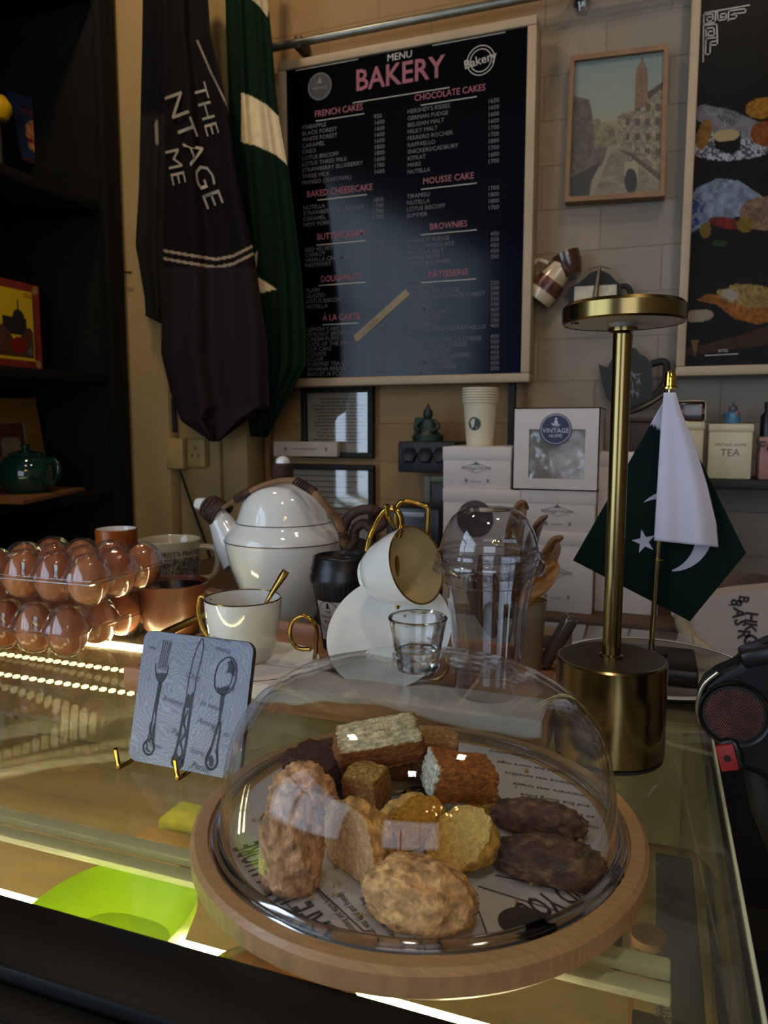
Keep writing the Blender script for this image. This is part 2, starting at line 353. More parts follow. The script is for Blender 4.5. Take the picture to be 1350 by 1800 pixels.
mb = MB().box((-.0, .50, ZD/2), (.004, .004, -ZD-.03)).lathe([(.0, 0), (.011, 0), (.011, .005), (0, .005)], 20, m=Matrix.Translation(T(1140, 1655, -.05)))
pt(case, 'hinge_bracket', mb, M('copper_bracket', '#a8825a', .35, .6), world=True)
prt = MB()
for txt, px, py, sz in (('CARPARTUN', 1165, 1725, .006), ('FOOD', 1148, 1752, .005)):
    p = T(px, py, -.05); prt.text(txt, sz, Matrix.Translation(p) @ Matrix.Rotation(-math.pi/2, 4, 'Z'))
pt(case, 'panel_print', prt, printw, world=True)
pb_ = MB().box((.028, .34, -.056), (.055, .14, .008), .001).box((.03, .56, -.10), (.03, .2, .006), .001)
pt(case, 'inner_side_panel', pb_, M('grey_panel', '#4b4d4a', .35, var=.15), world=True)

# under-glass goods
def dish_mb(r):  return MB().lathe([(0, .004), (r*.6, .004), (r*.85, .012), (r, .028), (r, .031), (r*.84, .015), (r*.58, .008), (0, .008)][::1], 48)
cq = T(135, 1672, -.025)
pl = thing('serving_platter', 'lime green plastic platter under the glass behind the black rail', 'platter', (cq.x, max(cq.y, .322), ZD))
mb = MB(); n = 60; V = []; F = []
def sq(a, k=3.2): c, s = math.cos(a), math.sin(a); r = (abs(c)**k+abs(s)**k)**(-1/k); return r*c, r*s
ring = [(0, .0), (.75, .0), (.9, .01), (1, .024), (1, .03), (.88, .017), (.72, .007), (0, .007)]
for r, z in ring:
    for j in range(n):
        x, y = sq(2*math.pi*j/n); V.append((x*r*.050, y*r*.062, z+.252))
for i in range(len(ring)-1):
    for j in range(n): F.append((i*n+j, i*n+(j+1) % n, (i+1)*n+(j+1) % n, (i+1)*n+j))
lime = M('lime_plastic', '#b4d40e', .35, var=.04)
pt(pl, 'plate', MB().add(V, F), lime); pt(pl, 'stand', MB().lathe([(.0, 0), (.04, 0), (.04, .006), (.012, .015), (.012, .24), (.045, .253), (0, .253)], 32), lime)
pq = T(495, 1722, -.03)
lf = thing('brown_loaf', 'glossy brown baked loaf under the glass below the bamboo board', 'bread', (pq.x, max(pq.y, .335), ZD))
def blob(rx, ry, rz, nz=.08, ns=3.0, seed=0, sub=4, cut=None, flat=True, sharp=0, fine=.0):
    bm = bmesh.new(); bmesh.ops.create_icosphere(bm, subdivisions=sub, radius=1); sd = Vector((seed*7.1, seed*3.3, seed*5.7)); cutf = []
    for v in bm.verts:
        p = v.co.normalized(); d = 1+nz*noise.fractal(p*ns+sd, 1.0, 2.2, 4)
        if fine: d += fine*abs(noise.noise(p*ns*5+sd))
        if sharp: e = 1-sharp; p = Vector([math.copysign(abs(t)**e, t) for t in p])
        c = Vector((p.x*rx*d, p.y*ry*d, p.z*rz*d))
        if flat: c.z = max(c.z, -rz*.55)
        if flat: c.z += rz*.55
        f = 0
        if cut:
            nn = Vector(cut[0]).normalized(); ex = c.dot(nn)-cut[1]
            if ex > 0: c -= nn*(ex*(1-.0)); c += nn*noise.noise(c*300)*.0008; f = 1
        v.co = c; cutf.append(f)
    bm.verts.index_update(); mb = MB(); mb.add([v.co for v in bm.verts], [[v.index for v in f.verts] for f in bm.faces]); bm.free(); mb.cut = np.array(cutf); return mb
mb = blob(.050, .022, .032, .05, 2, 3)
pt(lf, 'crust', MB().add(mb.V, mb.F, Matrix.Translation((0, 0, .237))), M('glazed_crust', '#7a4a22', .25, var=.4, vs=60, coat=.5, bump=.5, bs=60))
pt(lf, 'dish', MB().lathe([(0, 0), (.05, 0), (.048, .01), (.01, .02), (.01, .222), (.052, .229), (.055, .236), (.05, .238), (0, .236)], 40), M('brown_dish', '#5a4630', .4))
for k, (px, py, c_, lab) in enumerate(((345, 1395, '#c7c02a', 'yellow iced cake slab under the glass behind the cutlery coaster'), (285, 1440, '#b88a3c', 'tan sponge slab deep in the case left of the bamboo board'))):
    p = T(px, py, -.22); o = thing('cake_slab', lab, 'cake', (p.x, min(p.y, .93), ZD))
    pt(o, 'sponge', MB().box((0, 0, .025), (.09, .055, .05), .005), M('slab'+str(k), c_, .6, var=.2, vs=60, bump=.3))

# ------------------------------------------------------------------ black shelving on the left
sh = thing('black_shelving', 'tall open black shelving unit against the left wall', 'shelf', (-1.55, 1.2, ZF))
xr = W(213, 700, 1.57).x
pt(sh, 'end_panel', MB().box(((XL+.01+xr)/2, 1.585, (ZF+ZT)/2-.01), (xr-XL-.01, .03, ZT-ZF-.03), .002).box((xr-.012, 1.56, (ZF+ZT)/2-.01), (.024, .03, ZT-ZF-.03), .002), darkw, world=True)
pt(sh, 'back_panel', MB().box((XL+.02, 1.06, (ZF+ZT)/2-.01), (.012, 1.02, ZT-ZF-.03)), darkw, world=True)
pt(sh, 'end_panel', MB().box(((XL+.01+xr)/2, .55, (ZF+ZT)/2-.01), (xr-XL-.01, .03, ZT-ZF-.03), .002), darkw, world=True)
SHZ = [-.75, -.30, .10, WX(68, 650, -1.47).z-.024, .82, 1.32]
for z in SHZ: pt(sh, 'shelf_board', MB().box(((XL+.03+xr-.03)/2, 1.068, z), (xr-XL-.07, .995, .024), .002), darkw, world=True)
# red and yellow tin picture
def tin(px, py, u, v):
    n = len(px); c = np.tile(hx('#963224'), (n, 1)); c *= (.8+.4*fb(u*40, v*50, 4))[:, None]
    inn = (u > .1) & (u < .9) & (v > .09) & (v < .91); put(c, inn, '#ecc220'); 
    r2 = (u > .14) & (u < .86) & (v > .13) & (v < .87)
    tow = r2 & (ell(u, v, .62, .42, .1, .1) < 1) | r2 & (abs(u-.62) < .012) & (v > .2) & (v < .35) | r2 & (abs(u-.55) < .2) & (v > .42) & (v < .62)
    put(c, tow, '#2e2a28'); low = r2 & (v > .60+.08*np.sin(u*14)); put(c, low, '#5e3a24', .7+.6*fb(u*60, v*60, 5, 3))
    red = r2 & (ell(u, v, .6, .74, .12, .1) < 1); put(c, red, '#8e2018'); wh = ell(u, v, .8, .8, .05, .04) < 1; put(c, wh, '#6a665e')
    fr = ((abs(u-.12) < .012) | (abs(u-.88) < .012)) & (v > .1) & (v < .9); put(c, fr, '#2b1a10')
    for cx, cy in ((.93, .06), (.93, .94), (.07, .06), (.07, .94)): put(c, ell(u, v, cx, cy, .05, .045) < 1, '#b08a5a')
    return c
a = WX(68, 503, -1.47); b = WX(68, 650, -1.47)
z1, z0, y1 = a.z, b.z, a.y
tp = thing('tin_picture', 'red framed yellow tin picture of a domed building on the black shelving', 'picture', (-1.47, y1-.1, z0))
pt(tp, 'plate', MB().box((-1.474, y1-.09, (z0+z1)/2), (.006, .18, z1-z0), .002), M('tin_back', '#3a1a12', .4), world=True)
painted('printed_face', [(-1.4705, y1-.18, z1), (-1.4705, y1, z1), (-1.4705, y1, z0), (-1.4705, y1-.18, z0)], 90, 90, tin, attrM, tp)
w_ = MB().text('OLD', .016, Matrix.Translation((-1.4698, y1-.052, z1-.035)) @ Matrix.Rotation(math.pi/2, 4, 'Z') @ RX90); pt(tp, 'lettering', w_, M('tin_red', '#8e2a18', .5), world=True)

# dark blue comic style cover
def cover(px, py, u, v):
    n = len(px); c = np.tile(hx('#20304a'), (n, 1)); c *= (.7+.6*fb(u*30, v*30, 6))[:, None]
    m_ = (ell(u, v, .5, .58, .36, .26, -25) < .7+.9*fb(u*50, v*50, 6, 2)); put(c, m_, '#c07c46', .5+1.1*fb(u*70, v*70, 5, 4))
    put(c, m_ & (fb(u*60, v*60, 5, 7) > .62), '#9aa0a6'); put(c, m_ & (fb(u*60, v*60, 5, 9) > .66), '#8a2a1a')
    put(c, (v > .93), '#4a1a22'); return c
A = [WX(x, y, -1.53) for x, y in ((15, 160), (95, 186), (124, 313), (42, 282))]
cv = thing('picture_cover', 'dark blue illustrated cover leaning high on the black shelving', 'poster', A[3])
mb = MB(); d = Vector((-.006, 0, 0)); mb.add([*A, *[p+d for p in A]], [(0, 1, 2, 3), (7, 6, 5, 4), (0, 4, 5, 1), (1, 5, 6, 2), (2, 6, 7, 3), (3, 7, 4, 0)])
pt(cv, 'card', mb, navy, world=True)
e_ = Vector((.0008, 0, 0)); painted('printed_face', [p+e_ for p in A], 60, 80, cover, attrM, cv)
dd = (A[1]-A[0]).normalized(); uu = (A[0]-A[3]).normalized(); mm = Matrix((( dd.x, uu.x, 1, 0), (dd.y, uu.y, 0, 0), (dd.z, uu.z, 0, 0), (0, 0, 0, 1)))
w_ = MB().text('TRIPOLITE', .02, Matrix.Translation(A[0]+dd*.02-uu*.045+e_*2) @ mm, width=(A[1]-A[0]).length*.8); pt(cv, 'title_lettering', w_, M('cover_red', '#8a3428', .5), world=True)
yb = WX(-4, 190, -1.5); o = thing('yellow_ball', 'round yellow ornament cut by the left edge of the picture', 'ornament', yb)
pt(o, 'ball', MB().lathe([(0, -.032), (.02, -.026), (.031, -.008), (.031, .008), (.02, .026), (0, .032)], 32), M('yellow_enamel', '#d8a80c', .3)); pt(o, 'foot', MB().lathe([(0, -.16), (.02, -.16), (.016, -.15), (.006, -.14), (.006, -.03), (0, -.03)], 20), blackm)
# gold plaque, green teapot and board on the lower shelf
zs = .112
def plaq(px, py, u, v):
    n = len(px); c = np.tile(hx('#8a6224'), (n, 1)); i = (u < .78) & (v > .28) & (v < 1); put(c, i, '#8d7f60'); put(c, i & (u < .74), '#5a2f22')
    for cx in (.22, .55): put(c, i & (abs(u-cx) < .13) & (v > .42) & (ell(u, v, cx, .55, .14, .2) < 1) | i & (abs(u-cx) < .13) & (v > .55), '#8a7c5c', .8+.4*fb(u*60, v*60, 4))
    return c
A = [WX(-60, 700, -1.56), WX(62, 700, -1.56), WX(86, 800, -1.50), WX(-60, 800, -1.50)]
pq_ = thing('gold_plaque', 'gold framed plaque leaning behind the dark green teapot', 'plaque', A[3])
zb = zs; A[2].z = A[3].z = zb+.004
d = Vector((-.01, 0, .0)); mb = MB().add([*A, *[p+d for p in A]], [(0, 1, 2, 3), (7, 6, 5, 4), (0, 4, 5, 1), (1, 5, 6, 2), (2, 6, 7, 3), (3, 7, 4, 0)])
pt(pq_, 'frame', mb, M('dull_gold', '#7c5a22', .5, .3), world=True); painted('printed_face', [p+Vector((.001, 0, 0)) for p in A], 70, 60, plaq, attrM, pq_)
bd = W(60, 866, 1.42)
bo = thing('wooden_board', 'thin brown serving board under the dark green teapot', 'board', (bd.x, bd.y, zs))
E0, E1, E2 = T(150, 855, .125), T(40, 878, .125), T(-60, 872, .125)
pp = [(E0.x, E0.y), (E0.x-.16, E0.y+.0), (E2.x-.1, E2.y), (E2.x, E2.y-.02), (E1.x, E1.y)]
mb = MB().prism(pp, .008, Matrix.Translation((0, 0, .122)) @ Matrix(((1, 0, 0, 0), (0, 0, 1, 0), (0, -1, 0, 0), (0, 0, 0, 1))))
pt(bo, 'board', mb, wood, world=True)
gt = W(48, 850, 1.36)
g = thing('green_teapot', 'dark green glazed teapot on the black shelving', 'teapot', (gt.x, gt.y, .1225)); gg = M('green_glaze', '#0c3228', .08, coat=.6)
pt(g, 'body', MB().lathe([(0, 0), (.045, 0), (.058, .012), (.065, .035), (.064, .062), (.052, .082), (.045, .086), (0, .088)], 40), gg)
pt(g, 'handle', MB().tube([(.058, 0, .07), (.085, 0, .078), (.096, 0, .055), (.085, 0, .028), (.06, 0, .02)], .006, sub=5), gg)
pt(g, 'spout', MB().tube([(-.055, 0, .03), (-.085, 0, .05), (-.10, 0, .08)], [.014, .009, .006], sub=4), gg)
pt(g, 'lid', MB().lathe([(.04, .087), (.038, .093), (.012, .1), (.008, .103), (.012, .112), (0, .116)], 30), gg)

# ------------------------------------------------------------------ hanging flags
def drape(name, L, Rr, Y, folds, amp, colfn, parent, nu=70, nv=110, ph=0, botfn=None):
    Ly = [p[1] for p in L]; Lx = [p[0] for p in L]; Ry = [p[1] for p in Rr]; Rx = [p[0] for p in Rr]
    y0 = min(Ly[0], Ry[0]); y1 = max(Ly[-1], Ry[-1])
    def Yf(px, py):
        a = np.interp(py, Ly, Lx); b = np.interp(py, Ry, Rx); u = (px-a)/max(b-a, 1)
        k = .4+.6*min(max((py+120)/700, 0), 1)
        return Y+amp*k*(math.sin(u*folds*2*math.pi+ph+py*.002)+.35*math.sin(u*folds*4.3*math.pi+1+py*.004))
    def f(u, v):
        py = y0+(y1-y0)*v
        if botfn: py = y0+(botfn(u)-y0)*v
        a = np.interp(py, Ly, Lx); b = np.interp(py, Ry, Rx); px = a+(b-a)*u
        return W(px, py, Yf(px, py))
    mb = MB().grid(f, nu, nv)
    o = mb.build(name, cloth_attr, parent, world=True, color=lambda P: colfn(*proj(P)), ang=180)
    md = o.modifiers.new('thick', 'SOLIDIFY'); md.thickness = .0012; md.offset = 1
    return Yf
# narrow dark cloth at the left
f1 = thing('dark_flag', 'narrow dark grey flag hanging left of the black cafe flag', 'flag', W(265, 575, 1.56))
drape('cloth', [(252, -90), (250, 60), (244, 330), (238, 430), (254, 520), (256, 560)], [(300, -90), (300, 300), (302, 440), (300, 585)], 1.575, 1.3, .008,
      lambda x, y: np.where((abs(x-275-(y-230)*.05)[:, None] < 3) & (abs(y-233)[:, None] < 19), hx('#8a8270'), np.where(y[:, None] < 200, hx('#0e0e12'), hx('#211f1b'))*(.8+.4*fb(x, y, 60)[:, None])), f1, botfn=lambda u: 555+22*u)
pt(f1, 'pole', MB().tube([W(262, -40, 1.60), W(260, -120, 1.60)], .009), wood, world=True)
# green and white national flag
def greenc(x, y):
    c = np.tile(hx('#041c0b'), (len(x), 1)); 
    wb = poly(x, y, [(405, -90), (490, -90), (470, 30), (455, 10), (420, -20)]); put(c, wb, '#b8a684')
    wb = poly(x, y, [(424, 163), (440, 168), (470, 185), (490, 205), (505, 290), (485, 272), (450, 256), (424, 250)]); put(c, wb, '#d6c29a')
    put(c, poly(x, y, [(454, 487), (486, 508), (455, 516)]), '#d6c29a'); put(c, poly(x, y, [(446, 450), (453, 440), (450, 475)]), '#b8a684')
    return c
f2 = thing('national_flag', 'green flag with white crescent parts hanging behind the black cafe flag', 'flag', W(470, 765, 1.56))
drape('cloth', [(395, -90), (398, 60), (405, 260), (425, 520), (430, 700), (440, 768)], [(462, -90), (475, 40), (488, 190), (508, 300), (530, 480), (538, 600), (538, 640), (470, 768)], 1.555, 2.2, .012, greenc, f2, nu=120, nv=340)
pt(f2, 'pole', MB().tube([W(430, -20, 1.60), W(430, -140, 1.60)], .010), wood, world=True)
f2b = thing('cream_flag', 'cream cloth strip hanging between the black cafe flag and the green flag', 'flag', W(385, 200, 1.58))
drape('cloth', [(360, -90), (365, 60), (375, 130), (385, 230)], [(412, -90), (410, 60), (408, 150), (392, 255)], 1.60, 1.5, .006, lambda x, y: np.tile(hx('#a08a5c'), (len(x), 1)), f2b, nu=20, nv=40)
# black cafe flag
def bl(x, y):
    c = np.tile(hx('#130e0f'), (len(x), 1)); st = np.interp(x, [285, 330, 380, 410, 445], [440, 448, 456, 450, 432]); s2 = st+14
    for s in (st, s2): put(c, abs(y-s) < 2.4, '#a8937a')
    ln = np.interp(y, [70, 130, 190], [346, 372, 402]); put(c, (abs(x-ln) < 2) & (y > 70) & (y < 190), '#8d7d6c')
    c[(y > 470)] = hx('#261c1e'); return c
f3 = thing('cafe_flag', 'large black cafe flag with slanted lettering hanging left of the menu', 'flag', W(370, 770, 1.5))
YF = drape('cloth', [(285, -90), (290, 100), (289, 300), (287, 440), (283, 620), (300, 690), (318, 740), (370, 776)], [(360, -90), (370, 60), (398, 180), (420, 330), (446, 440), (470, 600), (474, 715), (436, 738), (385, 776)], 1.50, 1.7, .016, bl, f3, nu=130, nv=440, ph=.8)
def on_cloth(txt, x0, y0, x1, y1, hgt):
    V, F, w_ = textgeo(txt, -.004); L_ = math.hypot(x1-x0, y1-y0); dx, dy = (x1-x0)/L_, (y1-y0)/L_; out = []
    for x, y in V:
        s = x/w_*L_; t = y/.73*hgt; px = x0+dx*s+dy*t; py = y0+dy*s-dx*t; q = W(px, py, YF(px, py)-.008); out.append(q)
    return out, F
mb = MB()
for a in (('NTAGE', 287, 166, 364, 368, 34), ('THE', 338, 148, 364, 240, 24), ('ME', 289, 262, 304, 326, 26)):
    V, F = on_cloth(*a); mb.add(V, F)
# keep only letters that lie on the visible face of the cloth
pt(f3, 'lettering', mb, M('flag_lettering', '#a39684', .8), world=True)
pt(f3, 'pole', MB().tube([W(325, -30, 1.53), W(325, -140, 1.53)], .010), wood, world=True)
pt(f3, 'tip_cord', MB().tube([W(305, 700, 1.55), W(308, 760, 1.56)], .006), blackm, world=True)
# wall items on the left
so = thing('wall_socket', 'cream wall switch and socket box on the plaster under the black flag', 'socket', W(322, 828, 1.62))
a = W(290, 770, 1.615); b = W(322, 825, 1.615); c = W(324, 772, 1.615); d = W(356, 822, 1.615)
pt(so, 'back_box', MB().box(((a.x+b.x)/2, 1.632, (a.z+b.z)/2), (b.x-a.x, .035, a.z-b.z), .004), M('cream_plastic', '#b89c62', .4), world=True)
pt(so, 'socket_plate', MB().box(((c.x+d.x)/2, 1.637, (c.z+d.z)/2), (d.x-c.x, .026, c.z-d.z), .004), MATS['cream_plastic'], world=True)
mb = MB()
for dx, dz in ((0, .012), (-.009, -.006), (.009, -.006)): mb.box(((c.x+d.x)/2+dx, 1.6235, (c.z+d.z)/2+dz), (.005, .002, .007))
pt(so, 'socket_hole', mb, M('socket_brown', '#6a4c34', .6), world=True)
ca = MB().tube([W(316, 826, 1.61), W(340, 895, 1.62), W(365, 965, 1.63), W(383, 1030, 1.64), W(388, 1110, 1.64)], .0035, sub=4)
tagit(ca.build('power_cable', blackm, origin=W(383, 1030, 1.64)), 'thin black cable running down the plaster from the socket', 'cable')
ca = MB().tube([W(371, 775, 1.66), W(374, 900, 1.66), W(376, 1060, 1.66)], .006)
tagit(ca.build('black_conduit', blackm, origin=W(376, 1060, 1.66)), 'straight black conduit between the two plaster columns', 'pipe')
pg = MB().tube([W(203, 477, 1.60), W(231, 479, 1.60)], .0025); tagit(pg.build('wall_nail', blackm, origin=W(203, 477, 1.6)), 'thin dark nail sticking out of the plaster pillar', 'nail')
# ------------------------------------------------------------------ wall: pipe, menu, pictures
mb = MB().tube([W(300, 93, 1.69), W(520, 74, 1.69)], .006).tube([W(530, 72, 1.69), W(1250, -82, 1.69)], .0095)
o = thing('wall_pipe', 'grey metal conduit running along the wall above the menu', 'pipe', W(520, 74, 1.69)); za = W(620, 52, 1.69).z
mb = MB().tube([(-1.25, 1.70, za), (1.2, 1.70, za)], .0095); pt(o, 'pipe', mb, M('galvanised_pipe', '#83857f', .35, .8, var=.15), world=True)
for px in (524, 1010): c = W(px, 60, 1.70); pt(o, 'bracket', MB().box((c.x, 1.722, za), (.018, .055, .03), .003), M('bracket_metal', '#4a4238', .5, .6), world=True)
gb = W(1023, 10, 1.62)
o = thing('glass_bulb', 'small clear glass bulb hanging above the canal picture', 'bulb', gb)
pt(o, 'globe', MB().lathe([(0, -.018), (.012, -.015), (.019, -.002), (.018, .012), (.01, .022), (.008, .03)], 28), petd); pt(o, 'cap', MB().lathe([(.009, .026), (.01, .05), (0, .052)], 20), blackm)
pt(o, 'wire', MB().tube([(0, 0, .05), (.01, .02, .4)], .002), blackm)

YM = 1.665
mTR = W(945, 25, YM); mBR = W(930, 668, YM); mx1 = (mTR.x+mBR.x)/2; mz1 = W(945, 25, YM).z; mz0 = mBR.z-.004
mx0 = W(488, 108, YM).x
mz1 = (mz1+W(488, 108, YM).z)/2
menu = thing('menu_board', 'large dark framed bakery menu board on the wall', 'menu', ((mx0+mx1)/2, YM, mz0))
fw = .020; cx, cz, ww, hh = (mx0+mx1)/2, (mz0+mz1)/2, mx1-mx0, mz1-mz0
mb = MB()
for c, s in (((cx, 1.695, mz1-fw/2), (ww, .06, fw)), ((cx, 1.695, mz0+fw/2), (ww, .06, fw)), ((mx0+fw/2, 1.695, cz), (fw, .06, hh-2*fw)), ((mx1-fw/2, 1.695, cz), (fw, .06, hh-2*fw))): mb.box(c, s, .003)
pt(menu, 'frame', mb, M('cream_frame', '#a89476', .5, var=.1, vs=12), world=True)
def mpan(px, py, u, v):
    c = np.tile(hx('#050507'), (len(px), 1)); c = c + (v**1.5*.5+.1)[:, None]*hx('#0d1330')*u[:, None]; return c
painted('printed_panel', [(mx0+fw, YM+.006, mz1-fw), (mx1-fw, YM+.006, mz1-fw), (mx1-fw, YM+.006, mz0+fw), (mx0+fw, YM+.006, mz0+fw)], 30, 40, mpan, M('menu_print', '#fff', .12, attr=True, var=.0, spec=.22), menu)
pt(menu, 'backing', MB().box((cx, 1.705, cz), (ww-.01, .05, hh-.01)), blackm, world=True)
YT = YM+.0052
def menutext(mb, t, x0, y0, cap, x1=None, bold=0, fit=None):
    p = W(x0, y0, YT); h = cap*YT/FPX/.73/ray(x0, y0).y
    wd = None
    if x1: wd = W(x1, y0, YT).x-p.x
    mb.text(t, h, Matrix.Translation(p) @ RX90, width=None if not wd else wd, bold=bold)
PINKS = []
def hline(mb, x0, x1, y, y_=None, th=.002):
    p = W(x0, y, YT); q = W(x1, y, YT); mb.box(((p.x+q.x)/2, YT, p.z), (q.x-p.x, .0004, th))
grey, pink, wht_ = MB(), MB(), MB()
menutext(wht_, 'MENU', 680, 108, 12, 724, .01); menutext(pink, 'BAKERY', 624, 160, 36, 782, .016)
for t, x0, x1, y in (('FRENCH CAKES', 553, 638, 206), ('BAKED CHEESECAKE', 539, 655, 347), ('BUTTERCREAM', 557, 640, 422), ('DOUGHNUTS', 564, 635, 496), ('À LA CARTE', 567, 633, 564), ('CHOCOLATE CAKES', 728, 853, 178), ('MOUSSE CAKE', 743, 833, 324), ('BROWNIES', 755, 821, 404), ('PÂTISSERIE', 752, 823, 488)): (lambda q: (menutext(q, t, x0, y, 11, x1, .008), PINKS.append(q)))(MB())
for x0, x1, y in ((555, 640, 213), (558, 645, 352), (556, 642, 431), (560, 642, 502), (567, 630, 571), (740, 838, 185), (740, 838, 333), (740, 838, 413), (740, 836, 497), (520, 630, 124), (760, 888, 80), (620, 790, 181)): (lambda q: (hline(q, x0, x1, y), pt(menu, 'rule_line', q, printw, world=True)))(MB())
L1 = ['PINEAPPLE|950', 'BLACK FOREST|1600', 'WHITE FOREST|1600', 'CARAMEL|1600', 'OREO|1600', 'LOTUS BISCOFF|1800', 'LOTUS THREE MILK|1800', 'STRAWBERRY BLUEBERRY|1600', 'THREE MILK|1700', 'MANGO (SEASONAL)|1600']
L2 = ['NUTELLA|1800', 'STRAWBERRY BLUEBERRY|1700', 'CARAMEL|1700', 'NEW YORK|1700']; L3 = ['RED VELVET|1600', 'CARROT|1600', 'VANILLA CREAM CHEESE|1600', 'RASPBERRY|1600']
L4 = ['PLAIN|200', 'GLAZED|250', 'LOTUS BISCOFF|300', 'NUTELLA|300']; L5 = ['LEMON CAKE|300', 'WALNUT BROWNIE|350', 'CREAM PUFFS|250', 'SLICE OF THE DAY|350', 'CUP CAKE|250', 'COOKIE|200', 'ECLAIR|250', 'ALMOND TEA CAKE|350', 'BANANA BREAD|350', 'BISCUIT (6 PCS)|300']
R1 = ["HERSHEY'S KISSES|1650", 'GERMAN FUDGE|1600', 'BELGIAN MALT|1600', 'MILKY MALT|1600', 'FERRERO ROCHER|1700', 'RAFFAELLO|1700', 'SNICKERS/CADBURY|1800', 'KITKAT|1700', 'MARS|1600', 'NUTELLA|1700']
R2 = ['TIRAMISU|1700', 'NUTELLA|1800', 'LOTUS BISCOFF|1800', 'SUMMER|1700']; R3 = ['WALNUT FUDGE|450', 'RICH CHOCOLATE|500', 'NUTELLA SALT|450', 'ALPINE NUTS|450', 'FUDGE BROWNIE|350']
R4 = ['PINEAPPLE|250', 'CHOCOLATE FUDGE|300', 'BLACK FOREST/WHITE FOREST|300', 'CADBURY|350', 'CARAMEL|350', 'LOTUS BISCOFF|400', 'STRAWBERRY|350', 'BLUEBERRY|350', 'NUTELLA/FERRERO/RAFFAELLO|400', '|', 'RED VELVET/VANILLA CHEESE|400', 'LOTUS BISCOFF CHEESE|500', 'NUTELLA CHEESE|450', 'STRAWBERRY/BLUEBERRY|450', 'CARAMEL CHEESE|500', 'NEW YORK CHEESE|450', 'TIRAMISU|500']
for L, xl, xr_, ya, yb_, pa_ in ((L1, 531, 657, 228, 325, -19), (L2, 533, 655, 369, 399, -13), (L3, 536, 657, 443, 470, -11), (L4, 538, 662, 514, 543, -9), (L5, 540, 662, 583, 661, -6), (R1, 716, 857, 200, 306, -18), (R2, 715, 857, 349, 383, -14), (R3, 716, 862, 428, 468, -13), (R4, 717, 862, 509, 659, -8)):
    for i, s in enumerate(L):
        a, b = s.split('|'); y = ya+(yb_-ya)*i/(len(L)-1)
        if a: menutext(grey, a, xl, y, 7.2, bold=.004); menutext(grey, b, xr_, y+pa_, 7.5, bold=.004)
pt(menu, 'title_text', pink, printp, world=True)
for q in PINKS: pt(menu, 'heading_text', q, printp, world=True)
pt(menu, 'price_text', grey, M('menu_grey', '#5c5c60', .6), world=True); pt(menu, 'title_text', wht_, printw, world=True)
def disc(mb, c, r, y, r0=0, n=40):
    V = []; F = []
    for i in range(n):
        a = 2*math.pi*i/n; V.append((c[0]+r*math.cos(a), y, c[1]+r*math.sin(a)))
        if r0: V.append((c[0]+r0*math.cos(a), y, c[1]+r0*math.sin(a)))
    if r0: F = [(2*i, 2*((i+1) % n), 2*((i+1) % n)+1, 2*i+1) for i in range(n)]
    else: F = [tuple(range(n))]
    mb.add(V, F)
def fig(mb, c, s, y):                       # small seated-figure silhouette of the cafe badge
    P = [(-.5, -.4), (.5, -.4), (.62, -.3), (.3, -.22), (.25, .1), (.12, .25), (.2, .5), (.02, .66), (-.15, .5), (-.08, .28), (-.25, .12), (-.2, -.2), (-.6, -.1), (-.5, -.28)]
    V = [(c[0]+x*s, y, c[1]+z*s) for x, z in P]; mb.add(V, [tuple(range(len(V)))])
p = W(562, 152, YT); mb = MB(); disc(mb, (p.x, p.z), .031, YT); bdg = pt(menu, 'badge', mb, M('badge_grey', '#2a2b2e', .5), world=True)
mb = MB(); disc(mb, (p.x, p.z), .0285, YT-.0004, .0275); fig(mb, (p.x, p.z+.012), .012, YT-.0004); mb.text('VINTAGE', .009, Matrix.Translation((p.x, YT-.0004, p.z-.006)) @ RX90, 'CENTER'); pt(bdg, 'badge_print', mb, printg, world=True)
p = W(845, 106, YT); mb = MB(); disc(mb, (p.x, p.z), .031, YT, .029); disc(mb, (p.x, p.z), .024, YT, .022); mb.text('Bakery', .026, Matrix.Translation((p.x, YT-.0006, p.z-.008)) @ Matrix.Rotation(-.15, 4, 'Y') @ RX90, 'CENTER', bold=.01); pt(menu, 'round_badge', mb, printw, world=True)
mb = MB(); A = [W(x, y, YT-.001) for x, y in ((622, 590), (713, 508), (720, 518), (627, 602))]; mb.add([*A, *[a+Vector((0, .0008, 0)) for a in A]], [(0, 1, 2, 3), (4, 5, 6, 7), (0, 1, 5, 4), (1, 2, 6, 5), (2, 3, 7, 6), (3, 0, 4, 7)])
st = tagit(mb.build('paper_strip', M('paper_strip', '#8f7d62', .7), origin=A[0]), 'slanted beige paper strip stuck on the lower part of the menu', 'sticker')
d_ = (A[1]-A[0]).normalized(); n_ = Vector((-d_.z, 0, d_.x)); mm = Matrix(((d_.x, n_.x, 0, 0), (0, 0, -1, 0), (d_.z, n_.z, 0, 0), (0, 0, 0, 1)))
t_ = MB().text('LA CARTE', .012, Matrix.Translation(A[3]+d_*.02+n_*.003+Vector((0, -.0006, 0))) @ mm); t_.build('strip_print', M('strip_print', '#5a4a3c', .7), st, world=True)

